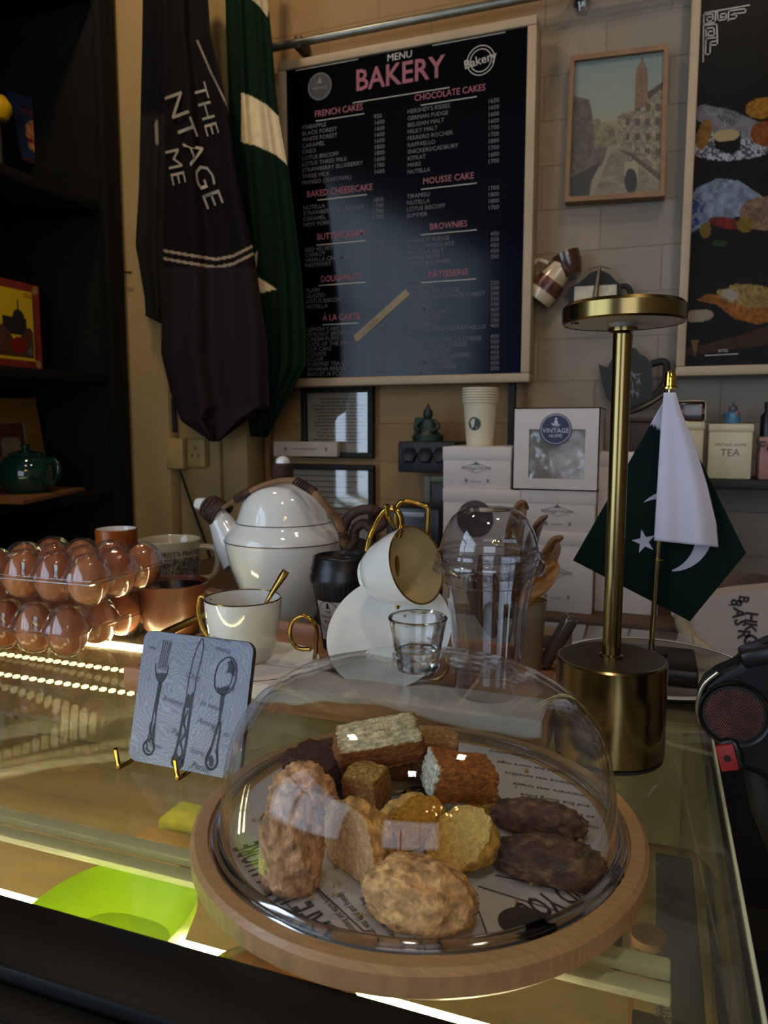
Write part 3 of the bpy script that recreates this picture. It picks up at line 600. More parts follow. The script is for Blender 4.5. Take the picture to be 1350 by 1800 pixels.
# canal picture
vc = [W(1003, 98, 1.712), W(1175, 85, 1.712), W(1168, 346, 1.712), W(992, 355, 1.712)]
vc[1].z = vc[0].z-.008; vc[2].z = vc[3].z-.008
vp = thing('framed_picture', 'wooden framed picture of a canal with a bell tower', 'picture', (vc[3]+vc[2])/2)
def canal(px, py, u, v):
    c = (1-v)[:, None]*hx('#8fa39a')+v[:, None]*hx('#cdb98c'); c = np.where((v > .45)[:, None], hx('#a99a7c'), c)
    nz = fb(px, py, 7, 3); wat = poly(px, py, [(1040, 350), (1065, 290), (1075, 262), (1090, 262), (1110, 280), (1165, 330), (1165, 350)]); 
    lf_ = poly(px, py, [(1003, 168), (1036, 175), (1042, 205), (1045, 240), (1062, 215), (1068, 260), (1058, 290), (1000, 330)]); put(c, lf_, '#6d5f4a', .6+.7*nz)
    put(c, poly(px, py, [(1040, 210), (1055, 208), (1058, 218), (1080, 220), (1085, 255), (1045, 262)]), '#8a7a5c', .6+.8*nz)
    put(c, poly(px, py, [(1085, 205), (1105, 195), (1122, 195), (1150, 165), (1168, 142), (1168, 330), (1140, 300), (1085, 262)]), '#a08f72', .55+.8*fb(px, py, 5, 8))
    put(c, poly(px, py, [(1116, 195), (1117, 135), (1120, 118), (1125, 112), (1129, 98), (1133, 112), (1138, 120), (1139, 140), (1137, 185)]), '#8a6a4c', .8+.4*nz)
    put(c, poly(px, py, [(1138, 162), (1166, 143), (1167, 152), (1139, 176)]), '#4a3f35')
    wn = (((px//9) % 2) < 1) & (((py//13) % 2) < 1) & poly(px, py, [(1100, 200), (1165, 165), (1165, 280), (1100, 255)]); put(c, wn, '#5c4f3e')
    put(c, wat, '#8c8068', .7+.6*fb(px*.5, py, 9, 4)); put(c, poly(px, py, [(1003, 312), (1058, 284), (1040, 318), (1035, 350), (1003, 350)]), '#3a342c', .8+.4*nz)
    put(c, poly(px, py, [(1085, 262), (1110, 268), (1165, 310), (1165, 322), (1108, 276)]), '#5e5242')
    put(c, poly(px, py, [(1097, 286), (1108, 284), (1116, 282), (1122, 290), (1122, 325), (1098, 325)]), '#b5a583')
    put(c, ell(px, py, 1109, 318, 11, 22) < 1, '#26241f'); return c*.76
a, b, c_, d = vc; fwv = .008
def lerp(u, v, y=None): p = a*(1-u)*(1-v)+b*u*(1-v)+c_*u*v+d*(1-u)*v; return Vector((p.x, y if y else p.y, p.z))
mb = MB()
for u0, v0, u1, v1 in ((0, 0, 1, .035), (0, .965, 1, 1), (0, .035, .045, .965), (.955, .035, 1, .965)):
    P = [lerp(u0, v0), lerp(u1, v0), lerp(u1, v1), lerp(u0, v1)]; mb.add([*P, *[p+Vector((0, .035, 0)) for p in P]], [(0, 1, 2, 3), (7, 6, 5, 4), (0, 4, 5, 1), (1, 5, 6, 2), (2, 6, 7, 3), (3, 7, 4, 0)])
pt(vp, 'frame', mb, M('picture_wood', '#7d5a34', .5, var=.15, vs=30), world=True)
painted('printed_picture', [lerp(.04, .03, 1.722), lerp(.96, .03, 1.722), lerp(.96, .97, 1.722), lerp(.04, .97, 1.722)], 110, 160, canal, attrM, vp)
# food poster
fp0 = W(1190, 660, 1.70); fx = .036; fz0 = W(1190, 662, 1.70).z; fp = thing('food_poster', 'tall dark poster with three food photographs at the right edge', 'poster', (.33, 1.7, fz0))
FX1 = .63; FZ1 = 1.30
mb = MB()
for c, s in ((((fx+FX1)/2, 1.715, fz0+.01), (FX1-fx, .06, .02)), (((fx+FX1)/2, 1.715, FZ1-.01), (FX1-fx, .06, .02)), ((fx+.009, 1.715, (fz0+FZ1)/2), (.018, .06, FZ1-fz0-.04)), ((FX1-.009, 1.715, (fz0+FZ1)/2), (.018, .06, FZ1-fz0-.04))): mb.box(c, s, .003)
pt(fp, 'frame', mb, MATS['cream_frame'], world=True); pt(fp, 'backing', MB().box(((fx+FX1)/2, 1.73, (fz0+FZ1)/2), (FX1-fx-.01, .03, FZ1-fz0-.01)), blackm, world=True)
def food(x, y, u, v):
    c = np.tile(hx('#090807'), (len(x), 1)); nz = fb(x, y, 9, 1); n2 = fb(x, y, 5, 5)
    put(c, ell(x, y, 1290, 250, 85, 32, -4) < 1, '#8d8f98', .5+.8*(n2 > .5)+.1); put(c, poly(x, y, [(1220, 188), (1240, 184), (1290, 195), (1335, 215), (1320, 245), (1270, 240), (1225, 210)]), '#8f8d92', .75+.4*nz)
    put(c, ell(x, y, 1238, 236, 12, 28, 15) < 1, '#9a6c2a', .6+.8*n2); put(c, ell(x, y, 1340, 190, 30, 18, -10) < 1, '#a8721c', .6+.8*n2); put(c, ell(x, y, 1345, 235, 26, 22, 0) < 1, '#8a4a1a', .6+.8*n2)
    put(c, poly(x, y, [(1252, 240), (1302, 232), (1302, 262), (1285, 272), (1258, 262)]), '#0a0a0a'); put(c, ell(x, y, 1276, 238, 24, 11, -6) < 1, '#c4b080')
    put(c, poly(x, y, [(1206, 355), (1225, 330), (1262, 313), (1300, 318), (1340, 345), (1400, 350), (1400, 410), (1300, 380), (1240, 395), (1204, 415)]), '#8f9db5', .6+.7*nz)
    put(c, poly(x, y, [(1206, 355), (1225, 345), (1240, 355), (1232, 390), (1204, 415)]) & (n2 > .5), '#2c4a8c'); put(c, ell(x, y, 1345, 375, 45, 30, 0) < 1, '#8c7058', .5+.9*n2)
    put(c, ell(x, y, 1275, 392, 30, 10, 10) < 1, '#7a2416', .6+.8*n2); put(c, ell(x, y, 1310, 395, 15, 14, 0) < 1, '#86681e', .6+.8*n2); put(c, ell(x, y, 1240, 405, 10, 14, 0) < 1, '#7e6420'); put(c, ell(x, y, 1265, 428, 14, 5, 0) < 1, '#2a4018')
    put(c, poly(x, y, [(1196, 628), (1196, 615), (1300, 590), (1400, 555), (1400, 600), (1300, 612)]), '#4a2a12', .7+.5*nz); put(c, poly(x, y, [(1224, 528), (1245, 516), (1290, 525), (1320, 540), (1400, 545), (1400, 560), (1330, 570), (1290, 560), (1260, 535)]), '#a0601c', .6+.8*n2)
    put(c, ell(x, y, 1320, 520, 60, 20, 6) < 1, '#a88a4c', .5+.9*n2); put(c, ell(x, y, 1270, 500, 14, 9, 0) < 1, '#12100c'); put(c, ell(x, y, 1305, 492, 12, 8, 0) < 1, '#12100c'); put(c, ell(x, y, 1283, 518, 16, 9, 20) < 1, '#b8ab98')
    put(c, poly(x, y, [(1199, 560), (1255, 550), (1255, 590), (1235, 600), (1205, 597)]), '#070707'); put(c, ell(x, y, 1227, 555, 28, 11, -6) < 1, '#ad9a7c'); put(c, poly(x, y, [(1214, 598), (1228, 597), (1222, 628)]), '#86642c'); return c*.74
painted('printed_sheet', [(fx+.016, 1.709, FZ1-.018), (FX1-.016, 1.709, FZ1-.018), (FX1-.016, 1.709, fz0+.018), (fx+.016, 1.709, fz0+.018)], 260, 360, food, M('poster_print', '#fff', .4, attr=True, var=0, spec=.1), fp)
mb = MB(); YP = 1.7082
def strk(P, w_=1.6):
    for (x0, y0), (x1, y1) in zip(P[:-1], P[1:]):
        a = W(x0, y0, YP); b = W(x1, y1, YP); d_ = (b-a); d_.y = 0; n_ = Vector((-d_.z, 0, d_.x)).normalized()*(w_*.6*YP/FPX); e = d_.normalized()*(w_*.6*YP/FPX)
        mb.add([a-e+n_, b+e+n_, b+e-n_, a-e-n_], [(0, 1, 2, 3)])
strk([(1236, 108), (1237, 23), (1317, 9)]); strk([(1237, 42), (1257, 39), (1258, 20)]); strk([(1237, 42), (1238, 26), (1253, 24), (1253, 36), (1243, 38), (1243, 30), (1249, 30)])
strk([(1261, 20), (1262, 36), (1276, 34), (1277, 23), (1266, 25), (1267, 31), (1272, 30)]); strk([(1280, 34), (1294, 32), (1295, 25), (1286, 26)]); strk([(1280, 36), (1281, 19), (1311, 15), (1310, 22), (1290, 24)])
strk([(1237, 45), (1260, 42), (1261, 78), (1248, 80)]); strk([(1241, 64), (1241, 50), (1255, 48), (1256, 62), (1245, 63), (1245, 55), (1251, 55)]); strk([(1240, 96), (1241, 68), (1257, 66)]); strk([(1240, 96), (1248, 95), (1249, 74), (1258, 72)])
fret_ = mb; mb = MB(); strk([(1240, 625), (1297, 622)], 1.2); pt(fp, 'caption_line', mb, printw, world=True); mb = fret_; p = W(1262, 619, YP); pt(fp, 'caption', MB().text('BITES', .008, Matrix.Translation(p) @ RX90), printw, world=True)
pt(fp, 'corner_fret', mb, printw, world=True)
mb = MB().text('NEWS', .014, Matrix.Translation(W(1258, 208, YP-.0002)) @ Matrix.Rotation(.5, 4, 'Y') @ RX90).text('DAILY', .014, Matrix.Translation(W(1270, 196, YP-.0002)) @ Matrix.Rotation(.5, 4, 'Y') @ RX90); pt(fp, 'wrapper_print', mb, printd, world=True)

# small teapot shaped wall ornaments
def wm_(px, py, Y): return W(px, py, Y)
o = thing('jug_ornament', 'tilted cream jug ornament with floral print on the wall beside the menu', 'ornament', W(970, 500, 1.73))
mj = Matrix.Translation((0, -.02, 0)) @ Matrix.Rotation(math.radians(38), 4, 'Y')
pt(o, 'body', MB().lathe([(0, -.045), (.03, -.045), (.034, -.02), (.03, .01), (.024, .035), (.028, .05), (.024, .05), (0, .03)], 32, m=mj), M('cream_glaze', '#bca888', .2, var=.35, vs=40, coat=.4))
pt(o, 'band', MB().lathe([(.0345, -.022), (.033, -.004), (.0315, .006)], 32, m=mj), M('floral_brown', '#5a3424', .3, var=.8, vs=80)); pt(o, 'handle', MB().tube([(-.03, 0, .03), (-.055, 0, .02), (-.052, 0, -.015), (-.032, 0, -.025)], .005, sub=4, m=mj), MATS['cream_glaze'])
o = thing('cup_ornament', 'small brown cup ornament on the wall above the cream jug', 'ornament', W(1001, 467, 1.73))
mj = Matrix.Translation((0, -.02, 0)) @ Matrix.Rotation(math.radians(-20), 4, 'Y')
pt(o, 'body', MB().lathe([(0, -.028), (.02, -.028), (.029, -.005), (.031, .022), (.027, .022), (.02, -.012), (0, -.018)], 32, m=mj), M('brown_glaze', '#43291a', .2, coat=.5)); pt(o, 'handle', MB().tube([(-.028, 0, .015), (-.048, 0, .01), (-.044, 0, -.012), (-.025, 0, -.015)], .004, sub=4, m=mj), MATS['brown_glaze'])
o = thing('key_plaque', 'black teapot shaped plaque with a white tile above the lamp head', 'plaque', W(1048, 535, 1.73))
pt(o, 'plate', MB().wprism([(998, 545), (1001, 505), (1018, 497), (1040, 478), (1055, 474), (1072, 482), (1086, 497), (1092, 502), (1095, 540)], 1.715, .014), blackm, world=True)
pt(o, 'handle', MB().tube([W(x, y, 1.722) for x, y in ((1088, 505), (1100, 503), (1108, 512), (1106, 530), (1092, 542))], .006, sub=4), blackm, world=True)
pt(o, 'tile', MB().wprism([(1010, 504), (1084, 500), (1083, 548), (1008, 552)], 1.709, .006), M('cream_tile', '#bdb197', .3, var=.2, vs=60), world=True)
pt(o, 'spoon', MB().tube([W(1046, 530, 1.70), W(1050, 495, 1.70), W(1054, 470, 1.70)], [.007, .005, .003], sub=3), M('dull_steel', '#7a6a58', .35, .7), world=True)
pt(o, 'hook', MB().tube([W(1035, 472, 1.715), W(1055, 468, 1.715), W(1075, 472, 1.715)], .002).tube([W(1053, 478, 1.70), W(1055, 466, 1.70)], .003), MATS['dull_steel'], world=True)
o = thing('teapot_plaque', 'large black teapot shaped plaque with white drawing behind the lamp pole', 'plaque', W(1110, 715, 1.73))
pt(o, 'plate', MB().wprism([(1052, 640), (1068, 646), (1075, 632), (1088, 626), (1096, 616), (1104, 610), (1118, 612), (1124, 622), (1136, 628), (1146, 640), (1148, 712), (1085, 718), (1066, 700), (1056, 665)], 1.71, .02), M('black_slate', '#151614', .6), world=True)
pt(o, 'handle', MB().tube([W(x, y, 1.72) for x, y in ((1144, 640), (1168, 636), (1172, 655), (1166, 680), (1148, 696))], .008, sub=4), blackm, world=True)
mb = MB(); 
rr = random.Random(3)
for k in range(26):
    x, y = 1088+rr.random()*38, 655+rr.random()*38; q = W(x, y, 1.7088); a = rr.random()*3; l = .006+.008*rr.random(); mb.add([q+Vector((math.cos(a)*l, 0, math.sin(a)*l)), q+Vector((-math.sin(a)*.0012, 0, math.cos(a)*.0012)), q-Vector((math.cos(a)*l, 0, math.sin(a)*l)), q-Vector((-math.sin(a)*.0012, 0, math.cos(a)*.0012))], [(0, 1, 2, 3)])
pt(o, 'drawing', mb, printg, world=True)
# tape marks, nail: dark rods at the menu's lower right
o = MB().box((W(900, 720, 1.70).x, 1.70, (W(900, 680, 1.7).z+W(900, 780, 1.7).z)/2), (.016, .02, .16), .002); tagit(o.build('black_bracket', blackm, origin=W(900, 780, 1.7)), 'short black upright bracket between the menu and the window cake box', 'bracket')

# certificates
def cert(name, label, x0, y0, x1, y1, lines, clipped):
    a = W(x0, y0, 1.725); b = W(x1, y1, 1.725); o = thing(name, label, 'certificate', ((a.x+b.x)/2, 1.735, b.z)); fw = .014; cx, cz = (a.x+b.x)/2, (a.z+b.z)/2; mb = MB()
    for c, s in (((cx, 1.735, a.z-fw/2), (b.x-a.x, .022, fw)), ((cx, 1.735, b.z+fw/2), (b.x-a.x, .022, fw)), ((a.x+fw/2, 1.735, cz), (fw, .022, a.z-b.z-2*fw)), ((b.x-fw/2, 1.735, cz), (fw, .022, a.z-b.z-2*fw))): mb.box(c, s, .002)
    pt(o, 'frame', mb, blackm, world=True); pp_ = pt(o, 'paper', MB().box((cx, 1.74, cz), (b.x-a.x-fw, .004, a.z-b.z-fw)), M('cert_paper', '#b5aa96', .6, var=.05), world=True); mb = MB(); r = random.Random(len(label))
    for k in range(lines):
        z = a.z-.03-k*(a.z-b.z-.06)/lines; l = (b.x-a.x-.05)*(.6+.35*r.random()); xx = -l/2
        while xx < l/2: ww = .006+.012*r.random(); mb.box((cx+xx+ww/2, 1.7376, z), (ww*.85, .0004, .0022)); xx += ww
    pt(pp_, 'printed_lines', mb, printd, world=True); pt(o, 'glass', MB().box((cx, 1.7345, cz), (b.x-a.x-2*fw, .0015, a.z-b.z-2*fw)), clear('frame_glass_'+name+label[:3], '#f2f2f2', .8, .06, .03), world=True); return o
cert('certificate', 'upper black framed certificate under the menu', 528, 681, 655, 806, 14, 0)
cert('certificate', 'lower black framed certificate behind the white teapot', 488, 815, 656, 985, 13, 0)
a = W(480, 776, 1.70); b = W(592, 803, 1.70)
o = thing('price_strip', 'white paper label strip across the upper certificate', 'label', ((a.x+b.x)/2, 1.71, b.z)); pt(o, 'strip', MB().box(((a.x+b.x)/2, 1.712, (a.z+b.z)/2), (b.x-a.x, .02, a.z-b.z), .001), M('strip_white', '#b9ad98', .6), world=True)
mb = MB().box(((a.x+b.x)/2, 1.7015, (a.z+b.z)/2), (.07, .0005, .002)).box((a.x+.035, 1.7015, (a.z+b.z)/2), (.008, .0005, .008)).box((b.x-.03, 1.7015, (a.z+b.z)/2), (.006, .0005, .009)); pt(o, 'print', mb, M('strip_brown', '#7a5a44', .6), world=True)

# black bracket shelf with the green figure
zt = W(740, 776, 1.66).z; a = W(699, 776, 1.62); b = W(800, 832, 1.62)
o = thing('carved_box', 'black carved box with round knobs under the small green seated statue', 'box', ((a.x+b.x)/2, 1.66, b.z))
pt(o, 'body', MB().box(((a.x+b.x)/2, 1.68, (a.z+b.z)/2), (b.x-a.x, .12, a.z-b.z), .004), M('black_iron', '#17181a', .55, var=.3, bump=.3), world=True)
for px in (720, 748, 775):
    p = W(px, 800, 1.62); pt(o, 'knob', MB().lathe([(.018, 0), (.02, .004), (.016, .01), (.008, .006), (0, .006)], 6, m=Matrix.Translation((p.x, 1.621, p.z)) @ Matrix.Rotation(math.pi/2, 4, 'X')), MATS['black_iron'], world=True)
p = W(752, 775, 1.66); o = thing('statue', 'small dark green seated figure statue on the black carved box', 'statue', (p.x, 1.66, a.z))
gm = M('green_bronze', '#22322a', .45, .3, var=.4, vs=60, bump=.3)
pt(o, 'body', MB().lathe([(0, 0), (.036, 0), (.038, .012), (.024, .022), (.018, .034), (.017, .05), (.0, .056)], 20, m=Matrix.Scale(.7, 4, (0, 1, 0))).box((-.018, .01, .028), (.035, .012, .055), .004), gm)
pt(o, 'head', MB().lathe([(.006, .05), (.011, .058), (.011, .068), (.006, .076), (.003, .082), (0, .09)], 16), gm)
pt(o, 'arm', MB().tube([(.016, -.004, .048), (.028, -.008, .034), (.014, -.02, .022)], .005, sub=3), gm); pt(o, 'arm', MB().tube([(-.016, -.004, .048), (-.028, -.008, .034), (-.014, -.02, .022)], .005, sub=3), gm)

# ------------------------------------------------------------------ back counter with boxes
ZB = -.052
bc = thing('back_counter', 'brown wooden open back counter carrying the cake boxes', 'counter', (.1, 1.5, ZF))
X0, X1 = -1.05, 1.6
pt(bc, 'worktop', MB().box(((X0+X1)/2, 1.515, ZB-.012), (X1-X0, .455, .024), .004), M('dark_oak', '#4e3522', .5, var=.25, vs=20, stretch=(.2, 3, 3)), world=True)
pt(bc, 'top_rail', MB().box(((X0+X1)/2, 1.30, ZB-.038), (X1-X0, .02, .028), .003), M('light_oak', '#8a6038', .5, var=.2, vs=20, stretch=(.2, 3, 3)), world=True)
pt(bc, 'back_board', MB().box(((X0+X1)/2, 1.72, (ZF+ZB-.03)/2), (X1-X0, .02, ZB-.03-ZF)), M('dark_back', '#2a1c12', .7), world=True)
for z in (-.27, -.6, -.95): pt(bc, 'shelf', MB().box(((X0+X1)/2, 1.50, z), (X1-X0-.04, .42, .022), .002), MATS['light_oak'], world=True)
p = W(1172, 1090, 1.29)
for x in (X0+.015, p.x, X1-.015): pt(bc, 'upright', MB().box((x, 1.50, (ZF+ZB-.03)/2), (.024, .42, ZB-.03-ZF), .002), MATS['light_oak'], world=True)
for x, w_, h_ in ((-.45, .22, .14), (-.15, .2, .10)):
    o = thing('storage_box', 'dim brown cardboard box inside the back counter, the '+('left one' if x < -.3 else 'lower right one'), 'box', (x, 1.45, -.259)); pt(o, 'carton', MB().box((0, 0, h_/2), (w_, .2, h_), .003), M('kraft_card', '#7a5a38', .7)); pt(o, 'flap', MB().box((0, -.07, h_+.0015), (w_, .06, .002)), MATS['kraft_card'])
def cakebox(label, x0, y0, x1, y1, Y, zb=None, dep=.16, logo=True, window=False, name='cake_box', badge=False):
    a = W(x0, y0, Y); b = W(x1, y1, Y); zb = b.z if zb is None else zb; cx = (a.x+b.x)/2; w_ = b.x-a.x; h_ = a.z-zb
    o = thing(name, label, 'box', (cx, Y+dep/2, zb), group='white cake boxes on the back counter')
    if window:
        mb = MB(); wx0, wx1, wz0, wz1 = -w_*.31, w_*.34, h_*.14, h_*.74; P = [(-w_/2, 0), (w_/2, 0), (w_/2, h_), (-w_/2, h_)]
        for c, s in (((0, wz0/2), (w_, wz0)), ((0, (wz1+h_)/2), (w_, h_-wz1)), (((-w_/2+wx0)/2, (wz0+wz1)/2), (wx0+w_/2, wz1-wz0)), (((w_/2+wx1)/2, (wz0+wz1)/2), (w_/2-wx1, wz1-wz0))): mb.box((c[0], -dep/2+.001, c[1]), (s[0], .002, s[1]))
        for c, s in (((0, dep/2-.001, h_/2), (w_, .002, h_)), ((-w_/2+.001, 0, h_/2), (.002, dep, h_)), ((w_/2-.001, 0, h_/2), (.002, dep, h_)), ((0, 0, .001), (w_, dep, .002)), ((0, 0, h_-.001), (w_, dep, .002))): mb.box(c, s)
        pt(o, 'carton', mb, white_card)
        fm = MB().grid(lambda u, v: Vector((wx0-.003+(wx1-wx0+.006)*u, -dep/2+.004+.003*noise.noise(Vector((u*3, v*3, 1)))+.0006*noise.noise(Vector((u*9, v*9, 4))), wz0-.003+(wz1-wz0+.006)*v)), 40, 40)
        pt(o, 'window_film', fm, clear('window_film', '#e8dcc0', 1.2, .10, .15, haze=.4)); mb = MB(); c = (.0+w_*.0, h_*.74); disc(mb, c, w_*.185, -dep/2-.0006); stk_ = pt(o, 'round_sticker', mb, navy)
        mb = MB(); disc(mb, c, w_*.172, -dep/2-.001, w_*.165); fig(mb, (c[0], c[1]+.012), .013, -dep/2-.001); mb.text('VINTAGE', .011, Matrix.Translation((0, -dep/2-.001, c[1]-.006)) @ RX90, 'CENTER', bold=.006).text('HOME', .008, Matrix.Translation((0, -dep/2-.001, c[1]-.014)) @ RX90, 'CENTER').text('THE', .006, Matrix.Translation((0, -dep/2-.001, c[1]+.004)) @ RX90, 'CENTER'); pt(stk_, 'sticker_print', mb, M('sticker_white', '#b9b9c6', .5))
    else:
        pt(o, 'carton', MB().box((0, 0, (h_-.0025)/2), (w_-.002, dep-.002, h_-.0025), .0015), white_card); pt(o, 'lid', MB().box((0, 0, h_-.012), (w_, dep, .024), .0015), white_card)
        if logo:
            mb = MB(); y = -dep/2-.0012; cz = h_*.5; s = w_*.42
            mb.add([(-s*.5, y, cz), (0, y, cz+s*.18), (s*.5, y, cz), (s*.5, y, cz-.001), (0, y, cz+s*.16), (-s*.5, y, cz-.001)], [(0, 1, 4, 5), (1, 2, 3, 4)]).add([(-s*.5, y, cz), (0, y, cz-s*.18), (s*.5, y, cz), (0, y, cz-s*.16)], [(0, 1, 2, 3)])
            mb.add([(-s*.12, y, cz+s*.1), (0, y, cz+s*.22), (s*.12, y, cz+s*.1)], [(0, 1, 2)]).text('Vintage Home', w_*.075, Matrix.Translation((0, y, cz-.003)) @ RX90, 'CENTER'); mb.box((-s*.35, y, h_*.2), (.005, .0004, .006)).box((s*.4, y, h_*.2), (.004, .0004, .006)).box((0, y, h_*.18), (.02, .0004, .0012))
            pt(o, 'printed_logo', mb, printg)
    if badge:
        c = W(835, 912, Y); mb = MB(); disc(mb, (c.x-cx, c.z-zb), .034, -dep/2-.0006); pt(o, 'round_sticker', mb, M('badge_brown', '#4a3f44', .5))
    return o, a.z
Yb = 1.32
_, zA = cakebox('white cake box with a round brown badge, bottom of the left stack', 778, 858, 912, 1000, Yb, zb=ZB, logo=False, badge=True)
_, zA2 = cakebox('small white cake box directly under the paper cups', 778, 785, 898, 858, Yb+.006, zb=zA)
_, zB = cakebox('bottom white cake box in the stack under the window box', 918, 932, 1043, 1000, Yb, zb=ZB)
_, zB2 = cakebox('middle white cake box with grey logo under the window box', 914, 860, 1046, 931, Yb+.003, zb=zB)
_, zB3 = cakebox('white cake box with clear window and round navy sticker', 903, 717, 1051, 860, Yb+.0, zb=zB2, window=True)
_, zC = cakebox('white cake box half hidden behind the brass lamp pole', 1052, 795, 1160, 1000, Yb+.03, zb=ZB)
# paper cup stack
p = W(843, 785, 1.40); t = 1.40/ray(843, 785).y
r0, r1 = 22*t/FPX, 30*t/FPX; zz = W(843, 682, 1.40).z-zA2
proto = None; n = 6; ch = .085
for k in range(n):
    z0 = k*(zz-ch)/(n-1)
    o = thing('paper_cup', 'cream paper cup in the nested stack on the small cake box'+(', with a round green print' if k == 0 else ''), 'cup', (p.x, 1.40, zA2+z0), group=None if k == 0 else 'nested cups above the bottom one')
    pt(o, 'cup', MB().lathe([(0, .003), (r0, .003), (r0, 0), (r0+.001, 0), (r1-.001, ch-.004), (r1+.0015, ch-.003), (r1+.0015, ch), (r1-.001, ch), (r1-.002, ch-.004), (r0-.001, .006), (0, .006)], 36), M('paper_cup_cream', '#c8bda0', .55, var=.03))
    if k == 0:
        o['label'] = 'bottom cream paper cup with a round green print, on the small cake box'
        V = []; rr_ = .0125
        for i in range(28): 
            a_ = 2*math.pi*i/28; x = rr_*math.cos(a_); z = .042+rr_*math.sin(a_); rad = r0+(r1-r0)*z/ch+.0008; th = -math.pi/2-.15+x/rad; V.append((rad*math.cos(th), rad*math.sin(th), z))
        pt(o, 'round_print', MB().add(V, [tuple(range(28))]), M('print_green', '#26342c', .5))
# items right of the boxes: dark wooden box, black tool, tins and shelf
a = W(1085, 742, 1.40); b = W(1150, 800, 1.40)
o = thing('wooden_crate', 'dark brown wooden box behind the brass lamp pole', 'box', ((a.x+b.x)/2, 1.47, zC)); pt(o, 'box', MB().box((0, 0, (a.z-zC)/2), (b.x-a.x+.02, .12, a.z-zC), .003), M('dark_walnut', '#2e1c12', .6, var=.3)); pt(o, 'lid', MB().box((0, 0, a.z-zC+.004), (b.x-a.x+.026, .126, .008), .002), MATS['dark_walnut'])
zc2 = a.z+.008
o = thing('black_scoop', 'black curved scoop lying on the dark wooden box', 'scoop', (W(1125, 735, 1.44).x, 1.45, zc2)); pt(o, 'blade', MB().grid(lambda u, v: Vector((-.04+.08*u, .02*math.cos(v*3), .004+.035*u*u+.014*abs(math.sin(v*3)))), 12, 10), black); pt(o, 'handle', MB().tube([(.035, 0, .045), (.05, 0, .03), (.055, 0, .0)], .007, sub=3), black)
zs2 = W(1300, 843, 1.60).z; xs0 = W(1168, 843, 1.6).x
o = thing('wall_shelf', 'black wall shelf carrying the cream tins', 'shelf', ((xs0+.75)/2+.0, 1.66, zs2-.02)); pt(o, 'board', MB().box(((xs0+.75)/2, 1.665, zs2-.009), (.75-xs0, .165, .018), .002), M('shelf_black', '#0e0d0c', .6), world=True)
for x in (.1, .6): pt(o, 'bracket', MB().box((x, 1.72, zs2-.05), (.015, .05, .07), .002), blackm, world=True)
YTn = 1.60
def tin_(lab, x0, y0, x1, txt, m, nm='tea_tin'):
    a = W(x0, y0, YTn); b = W(x1, y0, YTn); w_ = b.x-a.x; h_ = a.z-zs2
    o = thing(nm, lab, 'tin', ((a.x+b.x)/2, YTn+w_*.42, zs2)); dp = w_*.8
    pt(o, 'body', MB().box((0, 0, (h_-.014)/2), (w_*.97, dp*.97, h_-.014), .004), m); pt(o, 'lid', MB().box((0, 0, h_-.008), (w_, dp, .016), .003), m)
    if txt:
        mb = MB().text(txt, .02, Matrix.Translation((0, -dp*.485-.0006, h_*.42)) @ RX90, 'CENTER').text('VINTAGE HOME', .008, Matrix.Translation((0, -dp*.485-.0006, h_*.6)) @ RX90, 'CENTER'); pt(o, 'lettering', mb, M('tin_grey', '#5e5848', .5))
    return o, a.z, (a.x+b.x)/2
o1, zt1, xt1 = tin_('cream square tin lettered TEA under the blue bird ornament', 1246, 745, 1327, 'TEA', cream)
o2, zt2, xt2 = tin_('cream square tin partly behind the small white flag', 1170, 742, 1240, None, cream)
o3, zt3, _ = tin_('dusty pink tin with dark lettering at the right edge', 1336, 768, 1400, None, M('pink_tin', '#9a6f60', .4))
mb = MB().text('Be', .05, Matrix.Translation((-.03, -.0315, .03)) @ Matrix.Rotation(-.4, 4, 'Y') @ RX90); o = o3; 
pt(o3, 'lettering', MB().text('For', .03, Matrix.Translation((-.036, -.04*1.0-.0, .055)) @ RX90, bold=.01), printd)
o = thing('dark_bottle', 'small black bottle standing on the pink tin', 'bottle', (W(1350, 765, 1.63).x, 1.64, zt3)); pt(o, 'body', MB().lathe([(0, 0), (.014, 0), (.014, .04), (.007, .05), (.007, .06), (0, .06)], 24), black); pt(o, 'cap', MB().lathe([(.008, .055), (.008, .068), (0, .068)], 20), blackm)
o = thing('tin_case', 'dark red tin case with rounded metal edge on the left cream tin', 'tin', (xt2+.006, 1.64, zt2)); w_ = W(1240, 720, 1.62).x-W(1180, 720, 1.62).x; h_ = W(1200, 705, 1.62).z-zt2
pt(o, 'body', MB().box((0, 0, h_/2), (w_, .03, h_), .008, seg=4), M('tin_maroon', '#2a1012', .25, coat=.5)); pt(o, 'rim', MB().tube([(w_*.5*sx*(.85 if i else 1), -.016, h_/2+sz*h_/2*(1 if i else .8)) for sx, sz, i in ((-1, -1, 0), (-1, 1, 0), (-1, 1, 1), (1, 1, 1), (1, 1, 0), (1, -1, 0), (1, -1, 1), (-1, -1, 1))], .0016, closed=True), M('tin_rim', '#a8957a', .3, .8))
pt(o, 'lettering', MB().text('DARJEELING', .011, Matrix.Translation((0, -.0156, h_*.42)) @ RX90, 'CENTER'), M('lettering_rose', '#a88878', .5))
o = thing('bird_ornament', 'tiny blue bird ornament on the cream tea tin', 'ornament', (xt1+.004, 1.63, zt1)); bm_ = M('blue_glaze', '#3d6f92', .3, var=.2)
